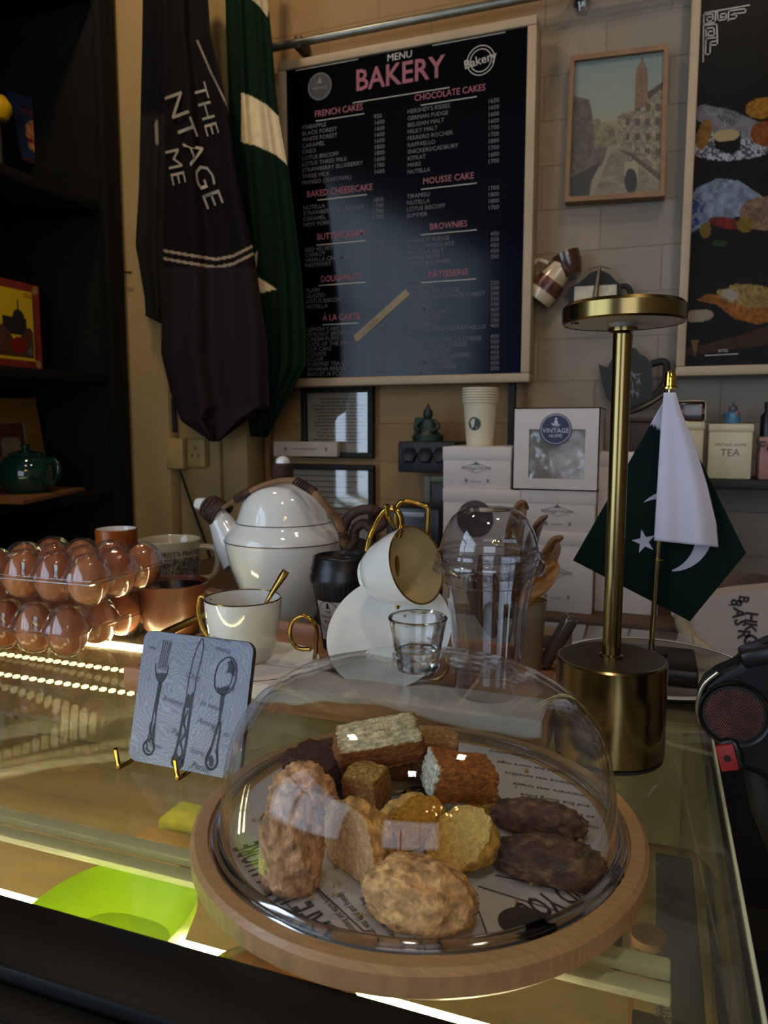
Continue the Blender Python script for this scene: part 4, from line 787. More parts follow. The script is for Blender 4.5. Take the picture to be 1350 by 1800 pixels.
pt(o, 'body', MB().lathe([(0, 0), (.013, 0), (.015, .01), (.013, .022), (0, .03)], 24), bm_); pt(o, 'head', MB().lathe([(0, .024), (.009, .026), (.008, .034), (.002, .038), (.002, .042), (0, .043)], 20), M('bird_grey', '#4a4a54', .4)); pt(o, 'wing', MB().tube([(-.012, 0, .018), (-.02, 0, .014)], [.004, .002]), M('bird_dark', '#2b3440', .4)); pt(o, 'bib', MB().box((.006, -.011, .02), (.006, .004, .012), .002), M('bird_red', '#8a4a44', .4))
# clutter behind the hanging cup
a = W(715, 888, 1.42)
o = thing('label_printer', 'black label printer with a pale label behind the gold cup hook', 'printer', (W(735, 930, 1.42).x, 1.44, ZB)); hp = a.z-ZB
pt(o, 'body', MB().box((0, 0, hp/2), (.11, .12, hp), .006), black); pt(o, 'window', MB().box((-.0, -.061, hp-.014), (.05, .003, .010), .001), M('pale_label', '#8f93a4', .3)); pt(o, 'panel', MB().box((0, -.061, hp-.045), (.07, .003, .03), .001), M('panel_grey', '#24262c', .4))  # the window part is the printer's pale label
o = thing('photo_frame', 'small green grey frame standing left of the cake boxes', 'picture frame', (W(772, 950, 1.52).x, 1.54, ZB)); hp = W(760, 838, 1.52).z-ZB
pt(o, 'frame', MB().box((-.032, 0, hp/2), (.014, .014, hp), .002).box((.032, 0, hp/2), (.014, .014, hp), .002).box((0, 0, hp-.007), (.05, .014, .014), .002), M('sage_paint', '#4e5342', .5)); pt(o, 'picture', MB().box((0, .002, hp/2), (.05, .006, hp-.01)), M('dim_picture', '#2c2620', .4, var=.8, vs=30))
o = thing('black_bag', 'lumpy black bag on the back counter behind the white teapot', 'bag', (W(610, 950, 1.5).x, 1.5, ZB)); mb = blob(.10, .07, .055, .25, 2.2, 9); pt(o, 'bag', mb, blackm); pt(o, 'strap', MB().tube([(-.06, -.03, .05), (-.03, -.05, .10), (.02, -.05, .105), (.05, -.03, .06)], .008, sub=4), M('strap_grey', '#3a3c3c', .5))
# ------------------------------------------------------------------ egg cartons
egg_m = [M('egg_shell_brown', '#a0582e', .45, var=.08, vs=90, sss=.1), M('egg_shell_tan', '#b06c3c', .45, var=.08, vs=90, sss=.1)]
def eggmb():
    pr = []
    for k in range(15):
        a = math.pi*k/14; z = -math.cos(a); pr.append((.0225*math.sin(a)*(1-.14*z), .0285*z+.0285))
    return MB().lathe(pr, 28)
def pocket(x, y, pitch):
    u = ((x/pitch+.5) % 1)-.5; v = ((y/pitch+.5) % 1)-.5; d = math.hypot(u, v)*2; return d, u, v
def carton(name, label, x1, y0, z0, nx, ny, glabel, pitch=.0495):
    # (x1, y0) = right front corner egg centre; columns go left, rows go back
    o = thing(name, label, 'egg carton', (x1-(nx-1)*pitch/2, y0+(ny-1)*pitch/2, z0))
    hx_, hy_ = nx*pitch/2, ny*pitch/2; L = .034
    def lower(u, v):
        x = -hx_+2*hx_*u; y = -hy_+2*hy_*v; d, a, b = pocket(x+hx_-pitch/2, y+hy_-pitch/2, pitch); g = math.atan2(b, a); q = max(0, 1-(d*.92)**3.2); return Vector((x, y, L-(L-.0012)*q+.0009*math.sin(g*12)*q*(1-q)*4))
    def upper(u, v):
        x = -hx_+2*hx_*u; y = -hy_+2*hy_*v; d, a, b = pocket(x+hx_-pitch/2, y+hy_-pitch/2, pitch); g = math.atan2(b, a); q = max(0, 1-(d*.88)**2.6); ed = min(1, min(hx_-abs(x), hy_-abs(y))/.004); return Vector((x, y, L+.0008+(.029*q**.8)*ed+.0009*math.sin(g*8)*q*(1-q)*4))
    pt(o, 'tray_shell', MB().grid(lower, nx*22, ny*22), pet); pt(o, 'lid_shell', MB().grid(upper, nx*22, ny*22), pet)
    pr = [(-hx_-.007, -hy_-.007), (hx_+.007, -hy_-.007), (hx_+.007, hy_+.007), (-hx_-.007, hy_+.007)]
    pt(o, 'rim', MB().tube([(x, y, L) for x, y in pr], .0012, closed=True).tube([(x*.985, y*.985, L+.004) for x, y in pr], .0008, closed=True), petd)
    pt(o, 'flange', MB().add([(x, y, L) for x, y in pr]+[(math.copysign(hx_-.001, x), math.copysign(hy_-.001, y), L) for x, y in pr], [(i, (i+1) % 4, (i+1) % 4+4, i+4) for i in range(4)]), pet)
    for k in range(nx-1): pt(o, 'clip', MB().box((hx_-pitch*(k+1), -hy_+.001, L+.011), (.008, .0016, .017), .0005), petd)
    return o, pitch
ename = ['front', 'second', 'third', 'fourth', 'rear']
eggp = eggmb().build('egg', egg_m[0]); eggp2 = eggmb().build('egg', egg_m[1]); first = True
zbase = [0, .0625]
cornerL = T(85, 1140, .02)
for lv, (x1, y0) in enumerate(((cornerL.x, .683), (cornerL.x+.028, .69))):
    o, pitch = carton('egg_carton', ('lower', 'upper')[lv]+' clear plastic carton of brown eggs on the glass counter', x1, y0, zbase[lv]+.0008, 4, (4, 3)[lv], '')
    for i in range(4):
        for j in range((4, 3)[lv]):
            if lv == 0 and i == 0 and j == 0: e = eggp
            elif lv == 1 and i == 0 and j == 0: e = eggp2
            else: e = (eggp, eggp2)[(i*3+j+lv) % 2].copy(); col.objects.link(e)
            e.location = (x1-i*pitch, y0+j*pitch, zbase[lv]+.0045)
            e.rotation_euler = (.04*math.sin(i*7+j*3), .04*math.cos(i*5+j*2), i+j)
            cl = ('right', 'second from right', 'third from right', 'left')[i]
            tagit(e, 'brown egg in the %s carton, %s column, %s row from the front' % (('lower', 'upper')[lv], cl, ('first', 'second', 'third', 'fourth', 'last')[j]), 'egg', 'eggs in the %s clear carton' % ('lower', 'upper')[lv])

# ------------------------------------------------------------------ mugs
def mug_handle(r, h0, h1, th=.0045, out=.03, ang=0):
    c, s = math.cos(ang), math.sin(ang); return MB().tube([(r*c, r*s, h1), ((r+out)*c, (r+out)*s, h1-.004), ((r+out*1.15)*c, (r+out*1.15)*s, (h0+h1)/2), ((r+out*.8)*c, (r+out*.8)*s, h0+.004), (r*c, r*s, h0)], th, sub=5)
p = Vector((W(304, 1030, .825).x, .825, 0))
o = thing('wooden_mug', 'brown wooden mug with dark inside, right of the egg cartons', 'mug', (p.x, p.y, .0006))
zt_ = W(302, 1022, .83).z
pt(o, 'body', MB().lathe([(0, 0), (.032, 0), (.039, .008), (.0435, .03), (.0450, .055), (.0480, zt_), (.0460, zt_+.001), (.0435, zt_-.003), (.038, .03), (.03, .012), (0, .01)], 48), M('teak', '#5a2e18', .4, var=.3, vs=18, stretch=(3, 3, .6), bump=.15, coat=.2))
pt(o, 'inner_lining', MB().lathe([(.0450, zt_-.001), (.0430, zt_-.006), (.0372, .03), (.0, .0115)], 48), M('dark_lacquer', '#1e100a', .25)); pt(o, 'handle', mug_handle(.042, .035, zt_-.012, .006, .022, .35), MATS['teak'])
p = Vector((W(302, 960, .96).x, .955, 0))
o = thing('printed_mug', 'cream mug with a dark printed picture band and motto behind the wooden mug', 'mug', p)
zt_ = W(300, 948, .955).z; pm = M('mug_cream', '#b5a98e', .15, var=.05, coat=.5); R0 = .0470
pt(o, 'body', MB().lathe([(0, 0), (.036, 0), (.041, .006), (.0440, .03), (R0-.001, zt_-.012), (R0+.0005, zt_), (R0-.001, zt_+.001), (R0-.004, zt_-.004), (.036, .02), (0, .01)], 56), pm)
pt(o, 'handle', mug_handle(.045, .04, zt_-.012, .005, .024, .45), pm)
def radz(z): return .0440+(R0-.001-.0440)*(z-.03)/(zt_-.042)
def bandc(P):
    a = np.arctan2(P[:, 1], P[:, 0]); x = a*60; y = P[:, 2]*900; n = fb(x*3, y, 6, 1); n2 = fb(x*5, y*2, 5, 4); c = np.tile(hx('#3c3a32'), (len(P), 1)); put(c, n > .52, '#6a6650'); put(c, n2 > .62, '#a09880'); put(c, (n2 < .32), '#1c1a18'); return c
zz0, zz1 = zt_-.066, zt_-.024
mb = MB().grid(lambda u, v: (lambda a, z: Vector(((radz(z)+.0006)*math.cos(a), (radz(z)+.0006)*math.sin(a), z)))(-2.25+2.5*u, zz0+(zz1-zz0)*v), 140, 40)
mb.build('printed_band', attrM, o, color=bandc)
def wrap_text(mb, t, rad, z, size, a_mid, dz=0):
    V, F, w_ = textgeo(t, .01); out = []
    for x, y in V:
        a = a_mid+(x-w_/2)*size/rad; zz = z+y*size; r = rad; out.append((r*math.cos(a), r*math.sin(a), zz))
    return mb.add(out, F)
pt(o, 'lettering', wrap_text(MB(), "THE MOTORIST'S PRAYER", R0+.0009, zt_-.020, .0100, -1.02), printd)
p = Vector((W(205, 950, .97).x, .97, 0)); o = thing('orange_mug', 'orange brown mug with white inside behind the egg cartons', 'mug', p); zt_ = W(205, 930, .97).z
pt(o, 'body', MB().lathe([(0, 0), (.027, 0), (.031, .006), (.033, zt_), (.031, zt_+.001)], 40), M('orange_glaze', '#8f4716', .25, coat=.4)); pt(o, 'inner_glaze', MB().lathe([(.0312, zt_+.001), (.029, zt_-.004), (.027, .02), (0, .01)], 40), porc)
# ------------------------------------------------------------------ big teapot
TY = .93; tp_ = Vector((W(500, 1000, TY).x, TY, 0)); k = (TY/ray(500, 945).y)/FPX
Zt = lambda py: W(500, py, TY).z
o = thing('white_teapot', 'large white porcelain teapot with gold lines and a wrapped twig handle', 'teapot', tp_); r = lambda w_: w_*k
pt(o, 'body', MB().lathe([(0, 0), (r(50), 0), (r(52), .004), (r(55), .008), (r(74), Zt(1045)), (r(86), Zt(1015)), (r(95), Zt(990)), (r(101), Zt(965)), (r(103), Zt(952)), (r(103.5), Zt(946)), (r(101), Zt(938)), (r(92), Zt(927)), (r(84), Zt(919)), (r(83), Zt(915)), (r(79), Zt(915))], 72), porc)
pt(o, 'lid', MB().lathe([(r(82), Zt(917)), (r(80), Zt(912)), (r(77), Zt(900)), (r(71), Zt(883)), (r(60), Zt(867)), (r(46), Zt(856)), (r(28), Zt(850)), (r(13), Zt(848)), (r(10), Zt(838)), (0, Zt(838))], 64), porc)
def ring(rad, z, th=.0007, n=72): return MB().tube([(rad*math.cos(2*math.pi*i/n), rad*math.sin(2*math.pi*i/n), z) for i in range(n)], th, seg=6, closed=True)
pt(o, 'gold_line', ring(r(103.8), Zt(947)), gold); pt(o, 'gold_line', ring(r(83), Zt(916)), M('dark_gold', '#5a4420', .3, .9))
rope = M('brown_rattan', '#3a1f14', .65, var=.35, vs=120, bump=.6, bs=200); twig = M('twig_bark', '#7a5a3a', .7, var=.35, vs=60, bump=.4)
KP = lambda px, py, dy=0: W(px, py, TY+dy)-tp_
pt(o, 'knob', MB().lathe([(r(10), Zt(848)), (r(15), Zt(842)), (r(17.5), Zt(830)), (r(17), Zt(820)), (r(13), Zt(814))], 28), rope); pt(o, 'knob_tip', MB().lathe([(r(13), Zt(816)), (r(12), Zt(808)), (r(7), Zt(803)), (0, Zt(801))], 28), porc)
mb = MB()
for q in range(7): mb.tube([Vector((r(17.6)*math.cos(a)*1.0, r(17.6)*math.sin(a), Zt(842-q*4)+.0006*math.sin(a*3+q))) for a in [2*math.pi*i/18 for i in range(18)]], .0011, seg=5, closed=True)
pt(o, 'knob_wrapping', mb, rope)
pt(o, 'spout', MB().tube([KP(425, 985), KP(405, 950), KP(392, 925), KP(380, 903), KP(366, 890), KP(346, 885)], [.030, .025, .019, .0145, .012, .008], sub=5, seg=20), porc)
mb = MB()
for q in range(7):
    f = q/6; c = KP(366+22*f, 888+17*f); a_ = math.radians(35); ax = Vector((math.cos(a_)*.8, 0, -math.sin(a_))).normalized(); e1 = Vector((0, 1, 0)); e2 = ax.cross(e1); rad = .0155+.0035*f
    mb.tube([c+e1*rad*math.cos(t_)+e2*rad*math.sin(t_)+ax*.002*math.sin(2*t_+q) for t_ in [2*math.pi*i/20 for i in range(20)]], .0030, seg=7, closed=True)
pt(o, 'spout_wrapping', mb, rope)
pt(o, 'handle', MB().tube([KP(392, 893, -.02), KP(425, 872, -.035), KP(455, 856, -.035), KP(490, 846, -.028), KP(520, 846, -.028), KP(548, 862, -.035), KP(572, 888, -.035), KP(592, 912, -.02), KP(602, 935, -.01), KP(606, 955)], [.0030, .0038, .0034, .0042, .004, .0046, .0048, .0055, .007, .008], sub=6, seg=10), twig)
mb = MB()
for a, b in (((415, 877), (440, 864)), ((520, 845), (552, 864)), ((590, 908), (604, 945))):
    for q in range(9):
        f = q/8; c = KP(a[0]+(b[0]-a[0])*f, a[1]+(b[1]-a[1])*f, -.034 if a[0] < 580 else -.012); d_ = Vector((b[0]-a[0], 0, -(b[1]-a[1]))).normalized(); e1 = Vector((0, 1, 0)); e2 = d_.cross(e1)
        mb.tube([c+e1*.0052*math.cos(t_)+e2*.0052*math.sin(t_)+d_*.001*math.sin(t_) for t_ in [2*math.pi*i/12 for i in range(12)]], .0016, seg=5, closed=True)
    pt(o, 'handle_binding', mb, rope); mb = MB()
pt(o, 'handle_coil', MB().tube([KP(604, 930, -.01), KP(612, 910, -.01), KP(632, 897, -.01), KP(655, 896, -.01), KP(672, 905, 0), KP(672, 922, 0), KP(655, 930, 0), KP(640, 920, 0), KP(625, 930, 0), KP(622, 952, 0), KP(612, 965, 0), KP(603, 955, 0)], .0068, sub=6, seg=10), rope)

# ------------------------------------------------------------------ tray with cups
tx0, tx1, ty0, ty1, tz = -.515, -.075, .612, .838, .024
tray = thing('wooden_tray', 'long wooden tray with brass end handle carrying the white cups', 'tray', ((tx0+tx1)/2, (ty0+ty1)/2, .0004))
mb = MB().box(((tx0+tx1)/2, (ty0+ty1)/2, .006), (tx1-tx0, ty1-ty0, .012), .004)
pt(tray, 'base', mb, M('tray_wood', '#9c6f4c', .5, var=.14, vs=30, stretch=(.3, 4, 4)), world=True)
mb = MB().box(((tx0+tx1)/2, ty0+.006, .0135), (tx1-tx0, .012, .026), .004).box(((tx0+tx1)/2, ty1-.006, .0135), (tx1-tx0, .012, .026), .004).box((tx0+.006, (ty0+ty1)/2, .0135), (.012, ty1-ty0-.02, .026), .004).box((tx1-.006, (ty0+ty1)/2, .0135), (.012, ty1-ty0-.02, .026), .004)
pt(tray, 'rim', mb, MATS['tray_wood'], world=True)
a = T(295, 1108, .045); b = T(368, 1078, .045)
pt(tray, 'handle', MB().tube([(tx0+.006, .66, .025), (tx0+.006, .665, .042), (tx0+.004, .70, .045), (tx0+.004, .79, .045), (tx0+.006, .825, .042), (tx0+.006, .828, .025)], .0055, sub=3, flat=.7), gold, world=True)
mb = MB().grid(lambda u, v: (lambda x, s: Vector((x, ty0+.055-s if s < .055 else ty0-.0012, .0275 if s < .055 else .0275-(s-.055))))(-.405+.325*u, v*(.066+.006*math.sin(u*9)+.004*noise.noise(Vector((u*12, 0, 0))))), 90, 24)
nn = tagit(mb.build('paper_napkin', M('napkin_white', '#c6beb6', .8, var=.04), origin=(-.25, ty0+.02, .0275)), 'white paper napkin folded over the front edge of the wooden tray', 'napkin')
md = nn.modifiers.new('thick', 'SOLIDIFY'); md.thickness = .0006; md.offset = 0
TZ = .0128
def cup_prof(rt, h): return [(0, .002), (rt*.52, .002), (rt*.53, 0), (rt*.57, 0), (rt*.56, .005), (rt*.72, .010), (rt*.84, .022), (rt*.97, h*.75), (rt, h), (rt-.0022, h), (rt*.93, h*.7), (rt*.84, .03), (rt*.6, .012), (0, .008)]
# saucer and upright cup
cy = .678; cx_ = W(428, 1100, cy).x
sa = thing('saucer', 'white saucer lying under the cup that holds a spoon', 'saucer', (cx_+.016, cy-.002, TZ)); pt(sa, 'plate', MB().lathe([(0, .0), (.03, .0), (.03, .003), (.05, .006), (.068, .014), (.0675, .0155), (.048, .009), (.03, .006), (0, .006)], 56), porc); pt(sa, 'gold_rim', ring(.068, .0149, .0006), gold)
zr = W(428, 1050, cy).z-TZ-.007
rt = 67.5*(cy/ray(428, 1050).y)/FPX
cu = thing('teacup', 'white teacup with gold rim standing on a saucer with a spoon inside', 'teacup', (cx_, cy, TZ+.0065)); inner = M('warm_inner_glaze', '#c2b184', .2, coat=.5, var=.03)
def cup_parts(cu, rt, h, hand):
    pf = cup_prof(rt, h); pt(cu, 'bowl', MB().lathe(pf[:9], 56), porc); pt(cu, 'inside', MB().lathe(pf[9-1:], 56), inner if hand else porc); pt(cu, 'gold_rim', ring(rt-.001, h, .0011), gold)
cup_parts(cu, rt, zr, False)
ha = math.pi*1.02
pt(cu, 'handle', MB().tube([Vector((math.cos(ha)*q, math.sin(ha)*q, z)) for q, z in ((rt-.002, zr-.006), (rt+.010, zr-.002), (rt+.013, zr-.018), (rt+.008, zr-.038), (rt-.002, zr-.052))], .0026, sub=5), gold)
sp = thing('teaspoon', 'brass teaspoon leaning in the upright white cup', 'spoon', (cx_, cy, TZ+.016)); a = W(503, 1003, cy+.012); b = W(470, 1056, cy+.0); c = Vector((cx_-.004, cy, TZ+.018))
pt(sp, 'handle', MB().tube([a, a*.8+b*.2, b, b*.4+c*.6], [.0050, .0056, .0028, .002], sub=4, flat=.75), gold, world=True); pt(sp, 'bowl', MB().lathe([(0, 0), (.008, .002), (.011, .006), (.0105, .0065), (.007, .003), (0, .0012)], 24), gold)
# gold cup hanger with hanging cup and upright saucer
SY = .70; G = lambda px, py, Y=SY: W(px, py, Y)
hg = thing('cup_hanger', 'gold wire stand with hook that holds a white cup and an upright saucer', 'stand', (G(700, 1150).x, SY, TZ))
w0 = lambda P, r_=.0026, s_=5: MB().tube(P, r_, sub=s_, seg=10)
pt(hg, 'frame', w0([Vector((G(700, 930, SY+.02).x, SY+.02, TZ+.002)), G(699, 1050, SY+.02), G(697, 930, SY+.02), G(696, 908, SY+.02), G(700, 888, SY+.02), G(712, 881, SY+.02), G(735, 886, SY+.025), G(750, 892, SY+.025), G(753, 902, SY+.025), G(751, 950, SY+.025), G(748, 1050, SY+.025), Vector((G(746, 1100, SY+.025).x, SY+.025, TZ+.002))]), gold, world=True)
pt(hg, 'hook', w0([G(697, 935, SY+.02), G(692, 926, SY), G(686, 914, SY-.012), G(682, 905, SY-.016), G(680, 887, SY-.018)], .0029), gold, world=True)
pt(hg, 'front_curl', w0([G(546, 1141, SY-.02), G(524, 1139, SY-.02), G(512, 1125, SY-.02), G(510, 1105, SY-.02), G(518, 1089, SY-.02), G(534, 1083, SY-.02), G(549, 1091, SY-.018), G(557, 1108, SY-.01), G(556, 1138, SY), Vector((G(560, 1190, SY).x, SY+.01, TZ+.003)), Vector((G(700, 1190, SY).x, SY+.02, TZ+.003))], .0023), gold, world=True)
pt(hg, 'front_curl', w0([G(742, 1190, SY-.03), G(768, 1194, SY-.03), G(784, 1180, SY-.03), G(786, 1158, SY-.03), G(774, 1142, SY-.02), G(760, 1135, SY), Vector((G(748, 1190, SY).x, SY+.02, TZ+.003))], .0023), gold, world=True)
pt(hg, 'foot_bar', w0([Vector((G(722, 1180, SY).x, SY-.07, TZ+.003)), Vector((G(722, 1180, SY).x, SY+.02, TZ+.003))], .0026, 2), gold, world=True)
us = thing('saucer', 'white saucer standing upright in the gold wire stand', 'saucer', G(688, 1170, SY+.0)); 
cs = G(684, 1150, SY-.004); rs2 = .0655
Mx = Matrix.Translation(Vector((0, 0, 0))) @ Matrix.Rotation(math.radians(0), 4, 'Z') @ Matrix.Rotation(math.radians(47), 4, 'X')
us.location = (cs.x, SY-.002, TZ+.004+rs2*math.sin(math.radians(47)))
pt(us, 'plate', MB().lathe([(0, -.006), (.028, -.006), (.03, -.004), (.048, -.001), (rs2, .006), (rs2, .008), (.046, .003), (.03, .0), (0, 0)], 64, m=Mx), porc); rg = ring(rs2, .007, .0007); rg.V = [tuple(Mx @ Vector(v)) for v in rg.V]; pt(us, 'gold_rim', rg, gold)
# hanging cup
C1 = G(733, 993, SY-.02); ax = (R_*.70+U_*.24-F_*.66).normalized(); rt2 = 71*((SY-.02)/ray(733, 993).y)/FPX; hh_ = rt2*1.55
up = (Vector(U_)-ax*U_.dot(ax)).normalized(); sx_ = up.cross(ax); rot = Matrix((( up.x, sx_.x, ax.x), (up.y, sx_.y, ax.y), (up.z, sx_.z, ax.z)))
hc = thing('teacup', 'white teacup with gold rim hanging tilted from the gold hook', 'teacup', C1-ax*hh_)
pf = cup_prof(rt2, hh_); mr = rot.to_4x4()
pt(hc, 'bowl', MB().lathe(pf[:9], 60, m=mr), porc); pt(hc, 'inside', MB().lathe(pf[8:], 60, m=mr), inner); rg = ring(rt2-.001, hh_, .0010); rg.V = [tuple(mr @ Vector(v)) for v in rg.V]; pt(hc, 'gold_rim', rg, gold)
pt(hc, 'handle', w0([G(645, 968, SY-.0), G(650, 945, SY-.0), G(660, 922, SY-.004), G(672, 902, SY-.006), G(684, 894, SY-.006), G(696, 897, SY-.008), G(704, 908, SY-.010), G(706, 924, SY-.014), G(700, 945, SY-.018)], .0031), gold, world=True)

# black takeaway cup
BY = .80; bp_ = W(602, 1050, BY); kk = (BY/ray(602, 1000).y)/FPX; Zb = lambda py: W(602, py, BY).z-TZ
o = thing('takeaway_cup', 'black takeaway coffee cup with a black lid and white cafe label', 'cup', (bp_.x, BY, TZ)); rb = M('ribbed_black', '#0b0c12', .5, var=.1)
mb = MB(); n = 120; pr = [(34*kk, 0), (35*kk, .004), (50*kk, Zb(1035)), (53*kk, Zb(1015))]
for i, (a, z) in enumerate(pr):
    for j in range(n): q = a*(1+.012*math.cos(j*math.pi*2/3.0)); mb.V.append((q*math.cos(2*math.pi*j/n), q*math.sin(2*math.pi*j/n), z))
for i in range(len(pr)-1):
    for j in range(n): mb.F.append((i*n+j, i*n+(j+1) % n, (i+1)*n+(j+1) % n, (i+1)*n+j))
mb.F.append(tuple(range(n)))
pt(o, 'cup', mb, rb)
pt(o, 'lid', MB().lathe([(53*kk, Zb(1018)), (57*kk, Zb(1020)), (58*kk, Zb(1010)), (55*kk, Zb(1004)), (56*kk, Zb(998)), (54*kk, Zb(994)), (51*kk, Zb(978)), (49*kk, Zb(976)), (46*kk, Zb(981)), (0, Zb(981))], 56), black)
pt(o, 'sip_bump', MB().box((.0, -.018, Zb(980)), (.018, .008, .004), .0015).box((.006, .012, Zb(981)), (.012, .012, .002), .0008), black)
def conelab(mb, pts, rad, zc, am): mb.add([((rad(z+zc)+.0012)*math.cos(am+x/rad(z+zc)), (rad(z+zc)+.0012)*math.sin(am+x/rad(z+zc)), z+zc) for x, z in pts], [tuple(range(len(pts)))])
rd = lambda z: 35*kk+(18*kk)*z/Zb(1015); am = -1.72
hb = Zb(1048)
mb = MB().grid(lambda u, v: (lambda x, z: Vector(((rd(z)+.0012)*math.cos(am+x/rd(z)), (rd(z)+.0012)*math.sin(am+x/rd(z)), z)))(-.016+.032*u+.004*(1-v), .014+(hb-.014)*v), 12, 12); lbl_ = pt(o, 'label', mb, M('label_white', '#b9b6b4', .6))
mb = MB(); L_ = []
for i in range(40):
    for q in (1, .955): a_ = 2*math.pi*i/40; L_.append((.0145*q*math.cos(a_), .0185*q*math.sin(a_)))
zc = .044; V = [((rd(z+zc)+.0016)*math.cos(am+x/rd(z+zc)), (rd(z+zc)+.0016)*math.sin(am+x/rd(z+zc)), z+zc) for x, z in L_]; mb.add(V, [(2*i, 2*((i+1) % 40), 2*((i+1) % 40)+1, 2*i+1) for i in range(40)])
for t_, z, s in (('THE', .0475, .0042), ('VINTAGE', .0415, .0062), ('HOME', .0355, .005), ('HEA', .0175, .007)): wrap_text(mb, t_, rd(z)+.0016, z, s, am)
P = [(-.5, -.4), (.5, -.4), (.3, -.2), (.25, .1), (.2, .5), (.02, .66), (-.15, .5), (-.25, .12), (-.2, -.2)]; conelab(mb, [(x*.007, z*.007) for x, z in P], lambda z: rd(z)+.0005, .056, am); conelab(mb, [(-.001, -.001), (.001, -.001), (.001, .001), (-.001, .001)], lambda z: rd(z)+.0005, .030, am)
pt(lbl_, 'label_print', mb, printd)

# clear dome-lid cup
PY = .665; px_ = 858; kk = (PY/ray(px_, 985).y)/FPX; pp_ = W(px_, 1050, PY); Zp = lambda py: W(px_, py, PY).z-.0145
pz = .0145
o = thing('clear_cup', 'clear plastic cup with a domed lid standing on the tray', 'cup', (pp_.x, PY, TZ)); dzp = pz-TZ
q = lambda py: W(px_, py, PY).z-TZ
pt(o, 'cup', MB().lathe([(0, .004), (.024, .002), (.0265, 0), (.028, .003), (.0355, q(1080)), (.0385, q(1045)), (.0395, q(1038)), (82*kk, q(1000)), (84*kk, q(992)), (87*kk, q(990))], 72), petd)
pt(o, 'dome_lid', MB().lathe([(88*kk, q(1003)), (96*kk, q(1001)), (98*kk, q(992)), (97*kk, q(985)), (92*kk, q(982)), (90*kk, q(978)), (93*kk, q(974)), (91*kk, q(968)), (84*kk, q(964)), (85*kk, q(958)), (82*kk, q(945)), (76*kk, q(928)), (66*kk, q(910)), (54*kk, q(899)), (42*kk, q(893)), (40*kk, q(896)), (0, q(896))], 72), petd)
mb = MB()
for i in range(60): a_ = 2*math.pi*i/60; mb.box((97*kk*math.cos(a_), 97*kk*math.sin(a_), q(1000)), (.0012, .0012, .003), rot=Matrix.Rotation(a_, 3, 'Z'))
pt(o, 'lid_ribs', mb, petd)
for rr2, yy in ((83*kk, 1004), (79.5*kk, 1022), (85.5*kk, 962), (93.5*kk, 975)): pt(o, 'moulded_ring', ring(rr2, q(yy), .0007), petd)
# dried leaves in a beige vase behind the clear cup
VY = .79; vb = W(930, 1080, VY); va = thing('leaf_vase', 'small clear beige cup holding curled dried brown leaves', 'vase', (vb.x, VY, TZ if vb.x+.03 < tx1 else .0006)); zb_ = va.location.z
ztop = W(945, 1055, VY).z-zb_
pt(va, 'vessel', MB().lathe([(0, 0), (.014, 0), (.018, ztop*.96), (.020, ztop), (.0185, ztop), (.013, .004), (0, .004)], 40), M('smoky_vase', '#7d6a52', .3, coat=.4))
leafm = M('dry_leaf', '#6c4620', .55, var=.4, vs=60, bump=.5, bs=120)
def leaf(P, wd, curl, nm, lab, m=leafm):
    P = smooth([Vector(p) for p in P], 6); n = len(P)-1
    def f(u, v):
        i = min(int(v*n), n-1); t_ = v*n-i; c = P[i]*(1-t_)+P[i+1]*t_; d_ = (P[i+1]-P[i]).normalized(); s_ = d_.cross(Vector((0, 1, 0))).normalized(); w_ = wd*(math.sin(math.pi*min(1, v*1.02))**.7)*(1-.25*v)+.0012
        x = (u-.5)*2; return c+s_*x*w_*math.cos(curl*v)+Vector((0, -1, 0))*(abs(x)*w_*.5*math.sin(curl)+.002*math.sin(v*9+x*3))
    mb = MB().grid(f, 8, 30); o = tagit(mb.build(nm, m, origin=P[0]), lab, 'leaf', 'dried leaves in the vase'); md = o.modifiers.new('thick', 'SOLIDIFY'); md.thickness = .0007; return o
lv = lambda P, Y=VY-.01: [W(x, y, Y+i*.002) for i, (x, y) in enumerate(P)]
leaf(lv([(905, 1060), (900, 985), (905, 940), (912, 905), (918, 886), (928, 896)]), .010, .8, 'dried_leaf', 'tallest dried leaf with hooked tip behind the domed cup')
leaf(lv([(915, 1065), (925, 1000), (938, 945), (950, 918), (962, 905)]), .007, 1.0, 'dried_leaf', 'narrow dark dried leaf pointing right beside the domed cup', M('dry_leaf_dark', '#5a3f28', .55, var=.4, vs=60, bump=.5))
leaf(lv([(920, 1065), (940, 1030), (958, 995), (972, 965), (978, 950), (990, 943)]), .011, .9, 'dried_leaf', 'broad brown dried leaf with a stalk tip right of the domed cup')
leaf(lv([(915, 1075), (930, 1045), (955, 1020), (972, 998), (975, 985)], VY-.02), .011, .7, 'dried_leaf', 'lowest golden dried leaf beside the clear cup', M('dry_leaf_gold', '#8a5818', .5, var=.3, vs=60, bump=.4))
leaf(lv([(880, 1090), (868, 1050), (855, 1010), (845, 975)], VY-.03), .014, .7, 'dried_leaf', 'brown dried leaf seen through the clear cup')
leaf(lv([(870, 1120), (850, 1070), (835, 1030), (830, 1000)], VY-.03), .012, .9, 'dried_leaf', 'dark dried leaf seen low through the clear cup', MATS['dry_leaf_dark'])

